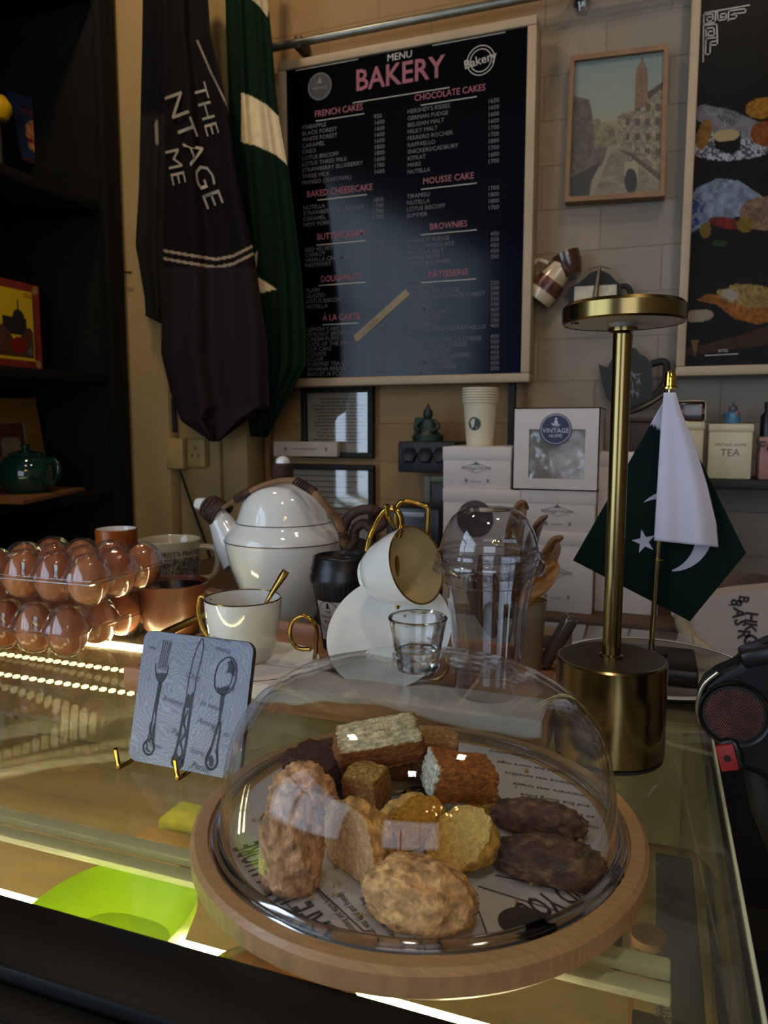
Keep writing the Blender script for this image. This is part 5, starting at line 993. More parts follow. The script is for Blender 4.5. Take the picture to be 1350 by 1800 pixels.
# carton with print and a clear tube behind the lamp
c = T(975, 1165, 0); o = thing('printed_carton', 'small tan carton with black print left of the brass lamp base', 'box', (-.015, .86, .0006)); a = W(935, 1115, .83); b = W(1000, 1115, .83); hh_ = a.z
o.location = ((a.x+b.x)/2, .85, .0006)
pt(o, 'carton', MB().box((0, 0, hh_/2), (b.x-a.x, .04, hh_), .001), M('tan_carton', '#7a6650', .6)); mb = MB(); mb.text('i', .03, Matrix.Translation((0, -.0206, hh_*.45)) @ RX90, 'CENTER'); 
for x in (-.014, -.009, .012): mb.box((x, -.0205, hh_*.5), (.0015, .0004, hh_*.6))
pt(o, 'print', mb, printd)
o = thing('glass_tube', 'smoky rounded tube leaning beside the brass lamp base', 'tube', T(960, 1172, .001)); pt(o, 'tube', MB().tube([W(957, 1168, .80), W(985, 1120, .80), W(1003, 1088, .80), W(1006, 1084, .80)], [.0075, .0085, .0085, .004], sub=4, seg=18), M('smoky_tube', '#4a4038', .15, coat=.6), world=True)
# ------------------------------------------------------------------ brass lamp
LX, LY = -.027, .633; lz = lambda py, Y=LY: W(1070, py, Y).z
LY2 = LY
o = thing('table_lamp', 'brass cordless table lamp with drum base and flat round head', 'lamp', (LX, LY, .0006)); bz = lz(1155); R0 = .0452
pt(o, 'base', MB().lathe([(0, .002), (R0-.002, .002), (R0, .004), (R0, bz-.0015), (R0-.0015, bz), (R0-.003, bz)], 96), goldb, ang=30)
pt(o, 'base_top', MB().lathe([(R0-.003, bz), (0, bz)], 96), M('dark_brass', '#4f432c', .45, .8, var=.1)); pt(o, 'foot_pad', MB().lathe([(0, -.0004), (R0-.001, -.0004), (R0-.001, .002), (0, .002)], 64), blackm)
hz0 = lz(572); hz1 = lz(537)
pt(o, 'pole', MB().lathe([(.0075, bz), (.0075, hz0-.001)], 40), goldb); pt(o, 'collar', MB().lathe([(.0075, bz), (.0098, bz), (.0098, bz+.002), (.0075, bz+.003)], 40), goldb)
pt(o, 'collar', MB().lathe([(.0075, hz0-.008), (.0115, hz0-.006), (.0115, hz0-.003), (.0075, hz0-.002)], 40), goldb)
RH = .0478
pt(o, 'head', MB().lathe([(RH-.0015, hz0), (RH, hz0+.0015), (RH, hz1-.003), (RH-.003, hz1), (0, hz1)], 96), goldb, ang=30)
pt(o, 'diffuser', MB().lathe([(0, hz0+.0005), (RH-.0016, hz0+.0005), (RH-.0016, hz0+.003), (0, hz0+.003)], 64), M('diffuser_white', '#b3a596', .5)); pt(o, 'neck', MB().lathe([(.011, hz0+.001), (.009, hz0-.003), (.0075, hz0-.003)], 30), M('neck_white', '#a39a90', .4))
pt(o, 'touch_sensor', MB().lathe([(0, -.001), (.003, -.001), (.003, .001), (0, .001)], 16, m=Matrix.Translation((-.036, -.018, hz0))), black)

# ------------------------------------------------------------------ desk flag on its plate
plc = T(1145, 1160, .02); PX_, PY_ = plc.x, plc.y
o = thing('round_plate', 'white rimmed round plate on the glass behind the brass lamp', 'plate', (PX_, PY_, .0006)); rp = .105
pt(o, 'plate', MB().lathe([(0, 0), (.06, 0), (.09, .006), (rp, .014), (rp, .016), (.088, .009), (.06, .004), (0, .004)], 72), M('plate_grey', '#77716a', .12, coat=.5, var=.1)); pt(o, 'rim_band', MB().lathe([(rp-.004, .0152), (rp+.001, .0158), (rp+.001, .0135), (rp-.003, .012)], 72), porc)
fbz = .0052; o = thing('flag_base', 'flat black square block on the plate that carries the desk flag', 'base', (T(1135, 1156, .02).x, T(1135, 1156, .02).y, fbz))
sq_ = W(1140, 1140, PY_)
pt(o, 'block', MB().box((0, 0, .009), (.105, .088, .018), .003), black); pt(o, 'print', MB().text('PAKISTAN', .006, Matrix.Translation((.0, -.03, .0184)), 'CENTER'), printg)
fy = PY_+.012; bt = W(1145, 1130, fy); tpz = W(1177, 682, fy)
fbase = Vector((bt.x, fy, fbz+.018)); top = Vector((tpz.x, fy, tpz.z))
o = thing('desk_flag', 'small green and white desk flag with crescent and star on a chrome pole', 'flag', fbase)
pt(o, 'pole', MB().tube([fbase, (fbase*.55+top*.45), top], [.0032, .0026, .0022], seg=14), M('chrome_gold', '#a8946a', .15, 1), world=True)
pt(o, 'pole_foot', MB().lathe([(0, 0), (.018, 0), (.017, .004), (.006, .006), (0, .006)], 30), black)
cring = fbase*.62+top*.38-fbase; pt(o, 'pole_ring', MB().lathe([(.0022, -.001), (.0062, -.0008), (.0062, .0008), (.0022, .001)], 20, m=Matrix.Translation(W(1158, 983, fy)-fbase)), gold)
pt(o, 'finial', MB().lathe([(.0, -.001), (.0085, -.001), (.0085, .001), (.0062, .002), (.0062, .012), (.005, .017), (0, .019)], 24, m=Matrix.Translation(top-fbase)), M('shiny_brass', '#d2b050', .08, 1), ang=30)
def poly_grid(mb, P4, Yf, n=36):
    def f(u, v):
        x = (P4[0][0]*(1-u)+P4[1][0]*u)*(1-v)+(P4[3][0]*(1-u)+P4[2][0]*u)*v; y = (P4[0][1]*(1-u)+P4[1][1]*u)*(1-v)+(P4[3][1]*(1-u)+P4[2][1]*u)*v
        return W(x, y, Yf(x, y))
    return mb.grid(f, n, n)
YG = lambda x, y: fy+.010+.004*math.sin((x-1000)/70)+.003*math.sin((y-700)/90)
def greenfn(P):
    x, y = proj(P); c = np.tile(hx('#031a15'), (len(P), 1)); put(c, y+(x-1163)*.0 < 762-(1163-x)*-.12-.55*(1163-x)*0 if False else (y < 742+(x-1140)*.62), '#b4b0bb'); return c
mb = poly_grid(MB(), [(1176, 700), (1262, 880), (1311, 968), (1214, 1092)], YG, 2) if False else MB()
# rear cloth: one sheet, corners top / right / bottom / left
Q = [(1174, 692), (1311, 972), (1213, 1092), (1007, 985)]
mb = poly_grid(MB(), [Q[0], Q[1], Q[2], Q[3]], YG, 90)
cl = mb.build('cloth', cloth_attr, o, world=True, color=greenfn, ang=180); md = cl.modifiers.new('t', 'SOLIDIFY'); md.thickness = .0006
def cresc(c, R, c2, R2, n=60):
    P = []; a = np.linspace(0, 2*math.pi, 400); X = c[0]+R*np.cos(a); Y = c[1]+R*np.sin(a); out = ((X-c2[0])**2+(Y-c2[1])**2) >= R2**2
    i0 = [i for i in range(400) if out[i] and not out[i-1]][0]; i = i0; pts = []
    while out[i % 400]: pts.append((X[i % 400], Y[i % 400])); i += 6
    e0 = pts[0]; e1 = pts[-1]; a1 = math.atan2(e1[1]-c2[1], e1[0]-c2[0]); a0 = math.atan2(e0[1]-c2[1], e0[0]-c2[0])
    while a0 > a1: a0 -= 2*math.pi
    if abs(a1-a0) < 2.2: a0 -= 0
    m = len(pts); inn = [(c2[0]+R2*math.cos(a1+(a0-a1)*t/(m-1)), c2[1]+R2*math.sin(a1+(a0-a1)*t/(m-1))) for t in range(m)][::-1]
    return pts, inn
pts, inn = cresc((1182, 933), 71.3, (1158.6, 941.7), 64.4)
mb = MB(); m = len(pts)
Vv = [W(x, y, YG(x, y)-.0016) for x, y in pts]+[W(x, y, YG(x, y)-.0016) for x, y in inn]
mb.add(Vv, [(i, i+1, m+i+1, m+i) for i in range(m-1)]); pt(o, 'crescent', mb, M('flag_white', '#a9a6b4', .8), world=True)
st = []; c0 = (1132, 952)
for i in range(10): a_ = math.radians(-102+36*i); q_ = 22 if i % 2 == 0 else 8.6; st.append((c0[0]+q_*math.cos(a_), c0[1]+q_*math.sin(a_)))
Vv = [W(x, y, YG(x, y)-.0016) for x, y in st]+[W(*c0, YG(*c0)-.0016)]; pt(o, 'star', MB().add(Vv, [(i, (i+1) % 10, 10) for i in range(10)]), MATS['flag_white'], world=True)
# front white hoist panel wrapped round the pole, gently pleated
def wf_(u, v):
    y = 690+v*260+u*v*12; L_ = np.interp(v, [0, .3, 1], [1167, 1161, 1150]); Rr = np.interp(v, [0, .12, .35, .6, .85, 1], [1187, 1197, 1222, 1243, 1259, 1262]); x = L_+(Rr-L_)*u
    d_ = -.0055-.006*math.sin(u*math.pi)*(.3+v)-.0035*math.sin(u*math.pi*3.2+.4)*v; return W(x, y, fy+d_)
mb = MB().grid(wf_, 50, 60); wc = mb.build('white_panel', M('flag_white_satin', '#c0bccb', .6, var=.02, sheen=.2), o); wc.data.transform(wm(o).inverted())
md = wc.modifiers.new('t', 'SOLIDIFY'); md.thickness = .0006; bpy.data.meshes  # thin cloth

# ------------------------------------------------------------------ handwritten paper, tape and fabric behind the flag
GY = 1.22; a = W(1195, 1125, GY)
o = thing('paper_parcel', 'white paper parcel with slanted handwritten black letters behind the desk flag', 'parcel', a)
mb = MB().wprism([(1180, 1080), (1215, 1055), (1290, 1042), (1420, 1030), (1420, 1200), (1290, 1175), (1250, 1160)], GY, .05); pt(o, 'paper', mb, M('parcel_paper', '#a89a92', .7, var=.04), world=True)
mb = MB().tube([W(x, y, GY-.004) for x, y in ((1200, 1075), (1200, 1100), (1215, 1125), (1240, 1145))], .011, sub=3); pt(o, 'folded_edge', mb, M('parcel_edge', '#a8987c', .7), world=True)
def hand(t, px, py, sz, ang): return MB().text(t, sz, Matrix.Translation(W(px, py, GY-.0012)) @ Matrix.Rotation(math.radians(ang), 4, 'Y') @ RX90, bold=.03)
mb = MB()
for t, px, py, sz, an in (('8', 1286, 1052, .022, 95), ('B', 1300, 1046, .020, 95), ('A', 1290, 1068, .024, 92), ('S', 1292, 1088, .022, 92), ('R', 1298, 1106, .024, 90), ('G', 1312, 1112, .026, 100), ('H', 1312, 1074, .024, 95), ('K', 1312, 1093, .022, 95), ('I', 1280, 1062, .01, 90)): mb.add(*[(lambda h: (h.V, h.F))(hand(t, px, py, sz, an))][0])
pt(o, 'handwriting', mb, M('marker_ink', '#1c1214', .6), world=True)
o = thing('parcel_support', 'dark step under the handwritten paper parcel', 'crate', W(1300, 1200, GY+.02)); z_ = W(1300, 1180, GY).z
pt(o, 'crate', MB().box((.20, GY-.005, (z_-.02+ZF)/2), (.34, .11, z_-.02-ZF), .004), darkw, world=True)
o.location = (.20, GY+.04, ZF); 
for ch in [x for x in bpy.data.objects if x.parent == o]: ch.matrix_parent_inverse = Matrix.Identity(4); ch.location = -Vector(o.location)+Vector(W(1300, 1200, GY+.02))
o = thing('cloth_bundle', 'folded brown grey cloth on the back counter above the paper parcel', 'cloth', (W(1330, 1020, 1.36).x, 1.38, ZB)); mb = blob(.12, .05, .05, .3, 2.0, 12); pt(o, 'cloth', mb, M('brown_cloth', '#4a3a30', .85, var=.3, vs=20))

# ------------------------------------------------------------------ black device and stand at the right edge
o = thing('black_speaker', 'black portable device with a round mesh grille and red tag at the right edge', 'device', (.19, .60, -.10))
DY = .56; E_ = lambda x, y, Y=DY: W(x, y, Y)
out = [(1228, 1222), (1240, 1200), (1262, 1184), (1300, 1168), (1314, 1148), (1350, 1132), (1430, 1110), (1430, 1420), (1330, 1365), (1290, 1350), (1262, 1315), (1238, 1285), (1229, 1250)]
P = [E_(x, y) for x, y in out]; bmx = MB().prism([(p.x, p.z) for p in P], .026, Matrix.Translation((0, DY, 0)))
bd_ = pt(o, 'body', bmx, M('device_black', '#060607', .45, var=.1, spec=.3), world=True, ang=50)
mdb = bd_.modifiers.new('bev', 'BEVEL'); mdb.width = .006; mdb.segments = 4
gc = E_(1290, 1255, DY-.001); rx = 51*(DY/ray(1282, 1262).y)/FPX
mg = Matrix.Translation((gc.x, DY-.002, gc.z)) @ Matrix.Rotation(math.pi/2, 4, 'X')
gp_ = pt(o, 'grille_plate', MB().lathe([(0, .0), (rx, .0), (rx*1.04, .002), (rx*1.12, .003), (rx*1.16, 0)], 48, m=mg), M('grille_black', '#0e0a0a', .4), world=True)
mb = MB(); s_ = .00175
for i in range(-14, 15):
    for j in range(-14, 15):
        x = (i+.5*(j % 2))*s_; z = j*s_*.87
        if math.hypot(x, z) < rx*.9: mb.lathe([(0, .0006), (s_*.3, .0006)], 6, m=Matrix.Translation((gc.x+x, DY-.0022, gc.z+z)) @ Matrix.Rotation(math.pi/2, 4, 'X'))
g_ = pt(gp_, 'mesh_dots', mb, M('grille_copper', '#8a4a38', .35, .5, var=.6, vs=90), world=True); g_['kind'] = 'stuff'
pt(o, 'side_trim', MB().tube([E_(x, y, DY-.001) for x, y in ((1262, 1182), (1236, 1205), (1226, 1240), (1229, 1262), (1238, 1280))], .0016, sub=4), M('trim_silver', '#b5ac90', .2, .9), world=True)
pt(o, 'top_lug', MB().box(E_(1346, 1146, DY+.006), (.034, .022, .012), .003, rot=Matrix.Rotation(-.35, 3, 'Y')), black, world=True)
a = E_(1278, 1331, DY-.006)
rt_ = pt(o, 'red_tag', MB().box((a.x, DY-.006, a.z), (.012, .004, .019), .001, rot=Matrix.Rotation(math.radians(-16), 3, 'Y')), M('tag_red', '#8e1a1c', .5), world=True); pt(rt_, 'tag_dot', MB().lathe([(0, .0), (.0022, 0), (.0022, .0012), (0, .0012)], 16, m=Matrix.Translation((a.x, DY-.008, a.z)) @ Matrix.Rotation(math.pi/2, 4, 'X')), black, world=True)
pt(o, 'strap', MB().tube([E_(1268, 1308, DY-.002), E_(1290, 1306, DY-.004), E_(1302, 1345, DY-.004)], .003, sub=3), black, world=True)
# dark stand below the device: upright with two legs meeting a pale panel gap
o = thing('black_stand', 'tall black stand below the device at the right of the case', 'stand', (.21, .60, ZF))
a = E_(1310, 1400, .60)
pt(o, 'column', MB().box((.215, .62, (ZF-.06)/2), (.05, .05, -.06-ZF), .004), blackm, world=True)
pt(o, 'bracket_arm', MB().tube([E_(1350, 1340, .60), E_(1345, 1420, .59), (.17, .60, -.20)], .010, sub=3), blackm, world=True)
pt(o, 'foot', MB().lathe([(0, 0), (.14, 0), (.13, .015), (.02, .03), (0, .03)], 40), blackm)
o = thing('dark_cabinet', 'black low cabinet standing right of the display case', 'cabinet', (.42, .75, ZF)); pt(o, 'carcass', MB().box((.42, .95, (ZF-.45)/2), (.64, .4, -.45-ZF), .005), blackm, world=True); pt(o, 'top', MB().box((.42, .95, -.445), (.66, .42, .02), .004), blackm, world=True); pt(o, 'knob', MB().box((.3, .745, -.6), (.02, .012, .02), .004), steel, world=True)
o = thing('white_leaflet', 'white sliver of paper on the black cabinet under the device', 'paper', (.16, .86, -.434)); pt(o, 'sheet', MB().box((.045, .0, .0008), (.02, .16, .001), .0), white_card)

# ------------------------------------------------------------------ cutlery coaster on its wire easel
b0 = T(225, 1335, .006); cs_ = .105; th = math.radians(15); rzz = math.radians(-1)
MC = Matrix.Translation(b0) @ Matrix.Rotation(rzz, 4, 'Z') @ Matrix.Rotation(-th, 4, 'X')    # local x right, z up along the board, -y front
o = thing('cutlery_coaster', 'square blue grey board printed with fork, knife and spoon on a wire easel', 'coaster', b0); inv = Matrix.Translation(-b0)
def rr_poly(w_, h_, r_, n=6):
    P = []
    for cx, cy, a0 in ((w_-r_, r_, -90), (w_-r_, h_-r_, 0), (r_, h_-r_, 90), (r_, r_, 180)):
        for i in range(n+1): a_ = math.radians(a0+90*i/n); P.append((cx+r_*math.cos(a_), cy+r_*math.sin(a_)))
    return P
pt(o, 'board', MB().prism(rr_poly(cs_, cs_, .009), .004, MC), M('coaster_brown', '#2c1712', .5), world=True)
def coast(P, un=None):
    L_ = np.array([MC.inverted() @ Vector(p) for p in P]); x = L_[:, 0]*1000; z = L_[:, 2]*1000
    w1 = fb(x, z, 14, 2)*6.28*2.2+np.hypot(x-40, z-60)*.9; c = np.tile(hx('#727a90'), (len(P), 1)); s = np.sin(w1*2.2); put(c, s > .45, '#656d83'); put(c, (s < -.75), '#7b8399'); c *= (.93+.14*fb(x, z, 25, 9))[:, None]; return c
n = 150; P2 = []
mb = MB(); F = []
def inside(x, z, w_=cs_, r_=.0085): 
    x_ = min(max(x, .0003), w_-.0003); z_ = min(max(z, .0003), w_-.0003)
    for cx in (r_, w_-r_):
        for cz in (r_, w_-r_):
            if (x_-cx)*(cx-w_/2) > 0 and (z_-cz)*(cz-w_/2) > 0:
                d_ = math.hypot(x_-cx, z_-cz)
                if d_ > r_: x_ = cx+(x_-cx)*r_/d_; z_ = cz+(z_-cz)*r_/d_
    return x_, z_
for j in range(n+1):
    for i in range(n+1): x, z = inside(i/n*cs_, j/n*cs_); mb.V.append(tuple(MC @ Vector((x, -.0006, z))))
mb.F = [(j*(n+1)+i, j*(n+1)+i+1, (j+1)*(n+1)+i+1, (j+1)*(n+1)+i) for j in range(n) for i in range(n)]
pf_ = mb.build('printed_face', attrM, o, world=True, color=None, ang=180); setcol(pf_.data, np.array(mb.V), coast)
ink = M('engraving_ink', '#1d2333', .6); ink2 = M('script_ink', '#3c4458', .6)
def inv_px(px, py):    # photo point -> local (x, z) on the coaster face
    n_ = (MC.to_3x3() @ Vector((0, -1, 0))); p0 = MC @ Vector((0, -.001, 0)); r_ = ray(px, py); t_ = (p0-CP).dot(n_)/r_.dot(n_); l = MC.inverted() @ (CP+r_*t_); return l.x, l.z
mb = MB()
def line(P, w_=.0005, closed=False, src=None):
    Q = [Vector((*inv_px(*p), 0)) for p in P]; Q = smooth(Q, 4) if len(Q) > 2 else Q
    for i in range(len(Q)-1):
        a, b = Q[i], Q[i+1]; d_ = (b-a)
        if d_.length < 1e-7: continue
        d_.normalize(); nn = Vector((-d_.y, d_.x, 0))*w_/2; a = a-d_*w_*.2; b = b+d_*w_*.2; (src or mb).add([MC @ Vector((q.x, -.001, q.y)) for q in (a+nn, b+nn, b-nn, a-nn)], [(0, 1, 2, 3)])
def area_(P, src=None): Q = [inv_px(*p) for p in P]; (src or mb).add([MC @ Vector((x, -.001, z)) for x, z in Q], [tuple(range(len(Q)))])
# crops of the photo give every point: fork
c2 = lambda x, y: (200+x/3.375, 1080+y/3.375)
L2 = lambda P: [c2(*p) for p in P]
for d_ in (0, 12, 24, 36, 46): line(L2([(296+d_*1.05, 150+d_*.3), (282+d_, 220), (262+d_*.95, 320+d_*.2)]), .0006)
area_(L2([(248, 345), (252, 372), (262, 398), (276, 406), (292, 396), (306, 375), (314, 350), (290, 346), (270, 350)])); line(L2([(248, 290), (247, 330), (255, 380), (275, 405), (300, 385), (318, 340), (322, 300)]), .0009)
line(L2([(268, 405), (250, 500), (232, 600), (215, 690), (190, 770)]), .0011); line(L2([(282, 405), (264, 500), (248, 600), (238, 700), (230, 770)]), .0011)
area_(L2([(266, 405), (282, 405), (266, 500), (250, 590), (242, 590), (252, 500)])); line(L2([(205, 740), (178, 770), (176, 805), (195, 830), (220, 828), (236, 800), (234, 765), (225, 735)]), .0016); line(L2([(200, 770), (195, 800), (215, 815)]), .0012); line(L2([(222, 640), (212, 680), (220, 720), (208, 760)]), .0014); line(L2([(240, 650), (228, 700), (240, 740)]), .001)
# knife
line(L2([(527, 140), (500, 180), (470, 270), (445, 380), (430, 480)]), .0007); line(L2([(527, 140), (530, 200), (515, 280), (492, 370), (474, 480)]), .0007); area_(L2([(428, 490), (440, 470), (455, 485), (468, 455), (474, 485), (462, 560), (415, 550)]))
line(L2([(418, 555), (400, 660), (375, 780), (350, 860)]), .0022); line(L2([(455, 560), (440, 660), (425, 780), (405, 880)]), .0022); line(L2([(440, 570), (415, 640), (425, 700), (395, 760), (405, 820), (375, 880)]), .0014); line(L2([(350, 850), (345, 880), (360, 905), (385, 912), (405, 895), (410, 860)]), .002)
area_(L2([(352, 850), (370, 820), (385, 850), (400, 830), (405, 880), (385, 905), (360, 895)]))
# spoon
line(L2([(665, 258), (625, 290), (602, 350), (598, 420), (615, 460), (648, 475), (690, 455), (718, 400), (728, 330), (715, 275), (690, 255), (665, 258)]), .0011); line(L2([(690, 262), (708, 310), (700, 380), (680, 430), (655, 455)]), .0007); area_(L2([(675, 280), (705, 275), (722, 320), (712, 370), (690, 345), (668, 350), (680, 310)])); area_(L2([(610, 430), (630, 438), (660, 425), (690, 440), (665, 468), (640, 474), (618, 462)]))
area_(L2([(634, 470), (658, 475), (645, 560), (628, 650), (616, 648), (626, 560)])); line(L2([(622, 640), (598, 720), (575, 800), (548, 870)]), .0019); line(L2([(632, 640), (624, 720), (612, 790), (612, 860)]), .0016); line(L2([(575, 790), (548, 850), (548, 895), (570, 920), (598, 910), (614, 870), (606, 810)]), .0017); area_(L2([(562, 850), (580, 835), (592, 870), (585, 905), (565, 900)]))
pt(o, 'cutlery_engraving', mb, ink, world=True)
mb2 = MB()
def script(t, px, py, s_, an=-8):
    V, F, w_ = textgeo(t); x0, z0 = inv_px(px, py); a_ = math.radians(an); sh = .25
    mb2.add([MC @ Vector((x0+((x+sh*y)*math.cos(a_)-y*math.sin(a_))*s_, -.0009, z0+((x+sh*y)*math.sin(a_)+y*math.cos(a_))*s_)) for x, y in V], F)
for t, x, y, s_ in (('merci', 378, 1142, .006), ('Amour', 345, 1270, .007), ('fleur tu', 368, 1285, .006), ('Paris', 300, 1290, .007), ('loire', 333, 1322, .007), ('Petite', 335, 1348, .007), ('Bonjour', 285, 1230, .006), ('de nous', 350, 1238, .006), ('la mer', 262, 1310, .005), ('joie', 395, 1210, .006), ('Chat', 325, 1190, .007), ('ete', 262, 1140, .005), ('mon ami', 372, 1122, .005)): script(t, x, y, s_)
pt(o, 'script_print', mb2, ink2, world=True)
ez = thing('wire_easel', 'gold wire easel holding the cutlery coaster on the glass', 'easel', (b0.x+.04, b0.y+.02, .0005))
for px, py in ((218, 1322), (308, 1350)):
    g0 = T(px+8, py+18, .0022); g0.y = b0.y-.006; xx = g0.x
    pt(ez, 'hook', MB().tube([(xx, b0.y-.012, .020), (xx, b0.y-.0095, .006), (xx, b0.y-.006, .0025), (xx, b0.y+.03, .0022), (xx, b0.y+.055, .0022)], .0018, sub=4), gold, world=True)
pt(ez, 'back_leg', MB().tube([(b0.x+.02, b0.y+.055, .0022), (b0.x+.03, b0.y+.045, .03), (b0.x+.045, b0.y+.031, .058), (b0.x+.06, b0.y+.045, .03), (b0.x+.075, b0.y+.055, .0022)], .0018, sub=4), gold, world=True)

# ------------------------------------------------------------------ bamboo board, liner, pastries, glass dome
BX, BYY = -.141, .452
o = thing('bamboo_board', 'round bamboo serving board on the glass counter under the dome', 'board', (BX, BYY, .0005)); rb_ = .148; hb_ = .0175
pt(o, 'board', MB().lathe([(0, 0), (rb_-.003, 0), (rb_, .003), (rb_+.0003, hb_-.003), (rb_-.0025, hb_), (.1375, hb_), (.1365, hb_-.004), (0, hb_-.004)], 128), bamboo)
ZL = .0005+hb_-.004
li = thing('paper_liner', 'round printed white paper liner under the pastries', 'paper', (BX, BYY, ZL+.0002))
pt(li, 'sheet', MB().lathe([(0, 0), (.124, 0), (.124, .0003), (0, .0003)], 96), M('liner_paper', '#b5aeaa', .7, var=.03))
mb = MB(); bold_ = MB()
def ltxt(t, px, py, sz, px2, py2, src=mb, bold=0):
    a = T(px, py, ZL+.0007)-Vector((BX, BYY, ZL)); b = T(px2, py2, ZL+.0007)-Vector((BX, BYY, ZL)); an = math.atan2(b.y-a.y, b.x-a.x)
    V, F, w_ = textgeo(t, bold); L_ = (b-a).length; s_ = L_/w_ if sz is None else sz; m_ = Matrix.Translation((a.x, a.y, .0006)) @ Matrix.Rotation(an, 4, 'Z')
    src.add([(x*(L_/w_), y*s_, 0) for x, y in V], F, m_)
ltxt('CAFE IN', 598, 1640, .027, 515, 1555, bold_, .02); ltxt('LAHORE', 500, 1538, .024, 452, 1478, bold_, .02)
ltxt('MONDAY 8AM - 12AM', 520, 1640, .006, 445, 1560)
ltxt('AROUND YOU', 1078, 1520, .024, 900, 1592, bold_, .02)
for k, t in enumerate(('A welcoming and warm hospitality', 'The staff was kind and friendly', 'lunch was served and then', '(Ceasar salad) was fresh', 'Thanks for a great evening')):
    ltxt(t, 640+k*38, 1650+k*9, .0065, 560+k*40, 1560+k*8)
for k, t in enumerate(('calming and just every', 'beautiful but more cozy', 'ambiance was excellent', 'manners was lovely', 'and fine dining place', 'so best cakes ever', 'compulsory tea break')): ltxt(t, 1005+k*8, 1340+k*19, .0062, 860+k*14, 1318+k*19)
a = T(740, 1400, ZL)-Vector((BX, BYY, ZL)); V = [(a.x+.014*math.cos(t), a.y+.014*math.sin(t), .0007) for t in [2*math.pi*i/32 for i in range(32)]]; bold_.add(V, [tuple(range(32))])
a = T(925, 1625, ZL)-Vector((BX, BYY, ZL)); V = [(a.x+.015*math.cos(t), a.y+.013*math.sin(t), .0007) for t in [2*math.pi*i/32 for i in range(32)]]; bold_.add(V, [tuple(range(32))])
for (x0, y0), (x1, y1) in (((455, 1540), (560, 1650)), ((500, 1510), (640, 1640)), ((840, 1560), (1000, 1610)), ((870, 1540), (1040, 1580)), ((560, 1320), (700, 1305)), ((840, 1600), (860, 1655))):
    a = T(x0, y0, ZL)-Vector((BX, BYY, ZL)); b = T(x1, y1, ZL)-Vector((BX, BYY, ZL)); d_ = (b-a).normalized(); n_ = Vector((-d_.y, d_.x, 0))*.0004; mb.add([(q.x, q.y, .0007) for q in (a+n_, b+n_, b-n_, a-n_)], [(0, 1, 2, 3)])
pt(li, 'small_print', mb, printd); pt(li, 'bold_print', bold_, printd)

ZP = ZL+.0009
def cake(label, px, py, sz, rz, tilt, cols, seed, name='cake_slice', z=0.0, cat='cake'):
    """cols = crust, crumb, second colour; faces: +z/-z crust, cut sides crumb"""
    p = T(px, py, ZP+z); N_ = 22; V = []; F = []; C_ = []
    for ax_ in range(3):
        for sg in (-1, 1):
            o_ = len(V)
            for i in range(N_+1):
                for j in range(N_+1):
                    q = [0, 0, 0]; q[ax_] = sg; q[(ax_+1) % 3] = 2*i/N_-1; q[(ax_+2) % 3] = 2*j/N_-1; v = Vector(q); r_ = Vector(q)
                    rr = v.normalized()*(1.22); r_ = v*.80+rr*.20
                    d = noise.fractal(v*2.5+Vector((seed*3, seed, 0)), 1, 2.1, 4)*.07+noise.noise(v*9+Vector((seed, 0, 0)))*.03; r_ = r_*(1+d); V.append(Vector((r_.x*sz[0]/2, r_.y*sz[1]/2, r_.z*sz[2]/2)))
                    k_ = cols[0] if (ax_ == 2 and sg > 0 and cols[3] == 'top') or (ax_ == 1 and cols[3] == 'side') or (ax_ == 2 and sg < 0) else cols[1]
                    if cols[3] == 'side' and ax_ == 0: k_ = cols[2]
                    C_.append(hx(k_)*(.85+.35*noise.noise(v*6)))
            for i in range(N_):
                for j in range(N_): a = o_+i*(N_+1)+j; F.append((a, a+1, a+N_+2, a+N_+1))
    m_ = Matrix.Rotation(math.radians(rz), 4, 'Z') @ Matrix.Rotation(math.radians(tilt[0]), 4, 'X') @ Matrix.Rotation(math.radians(tilt[1]), 4, 'Y'); V = [m_ @ v for v in V]; zm = min(v.z for v in V); V = [v-Vector((0, 0, zm)) for v in V]
    mb = MB(); mb.V = [tuple(v) for v in V]; mb.F = F; C_ = np.array(C_)
    o = mb.build(name, crumb, color=lambda P: C_, ang=180); 
    bm = bmesh.new(); bm.from_mesh(o.data); bmesh.ops.remove_doubles(bm, verts=bm.verts, dist=.00005); bmesh.ops.recalc_face_normals(bm, faces=bm.faces); bm.to_mesh(o.data); bm.free()
    o.location = p; return tagit(o, label, cat)
def bisc(label, px, py, rx, ry, rz_, base, seed, nz=.10, cut=None, cutc=None, rot=0, name='biscuit', z=0, spots=None, tilt=(0, 0), fine=.05, ns=3):
    p = T(px, py, ZP+z); mb = blob(rx, ry, rz_, nz, ns, seed, 5, cut=cut, fine=fine); P = np.array([tuple(v) for v in mb.V]); n_ = np.array([noise.noise(Vector(v)*180+Vector((seed, 0, 0))) for v in mb.V]); n2 = np.array([noise.noise(Vector(v)*600) for v in mb.V])
    c = hx(base)[None, :]*(1+.35*n_+.25*n2)[:, None]
    if spots: c[n_ > .28] = hx(spots)
    if cut and cutc: c[mb.cut > 0] = hx(cutc)*(1+.15*n2[mb.cut > 0])[:, None]
    m_ = Matrix.Rotation(math.radians(rot), 4, 'Z') @ Matrix.Rotation(math.radians(tilt[0]), 4, 'X') @ Matrix.Rotation(math.radians(tilt[1]), 4, 'Y'); V = [m_ @ Vector(v) for v in mb.V]; zm = min(v.z for v in V); mb.V = [tuple(v-Vector((0, 0, zm))) for v in V]
    o = mb.build(name, crumb, color=lambda _: c, ang=180); o.location = p; return tagit(o, label, 'biscuit' if name != 'chocolate_cookie' else 'cookie')
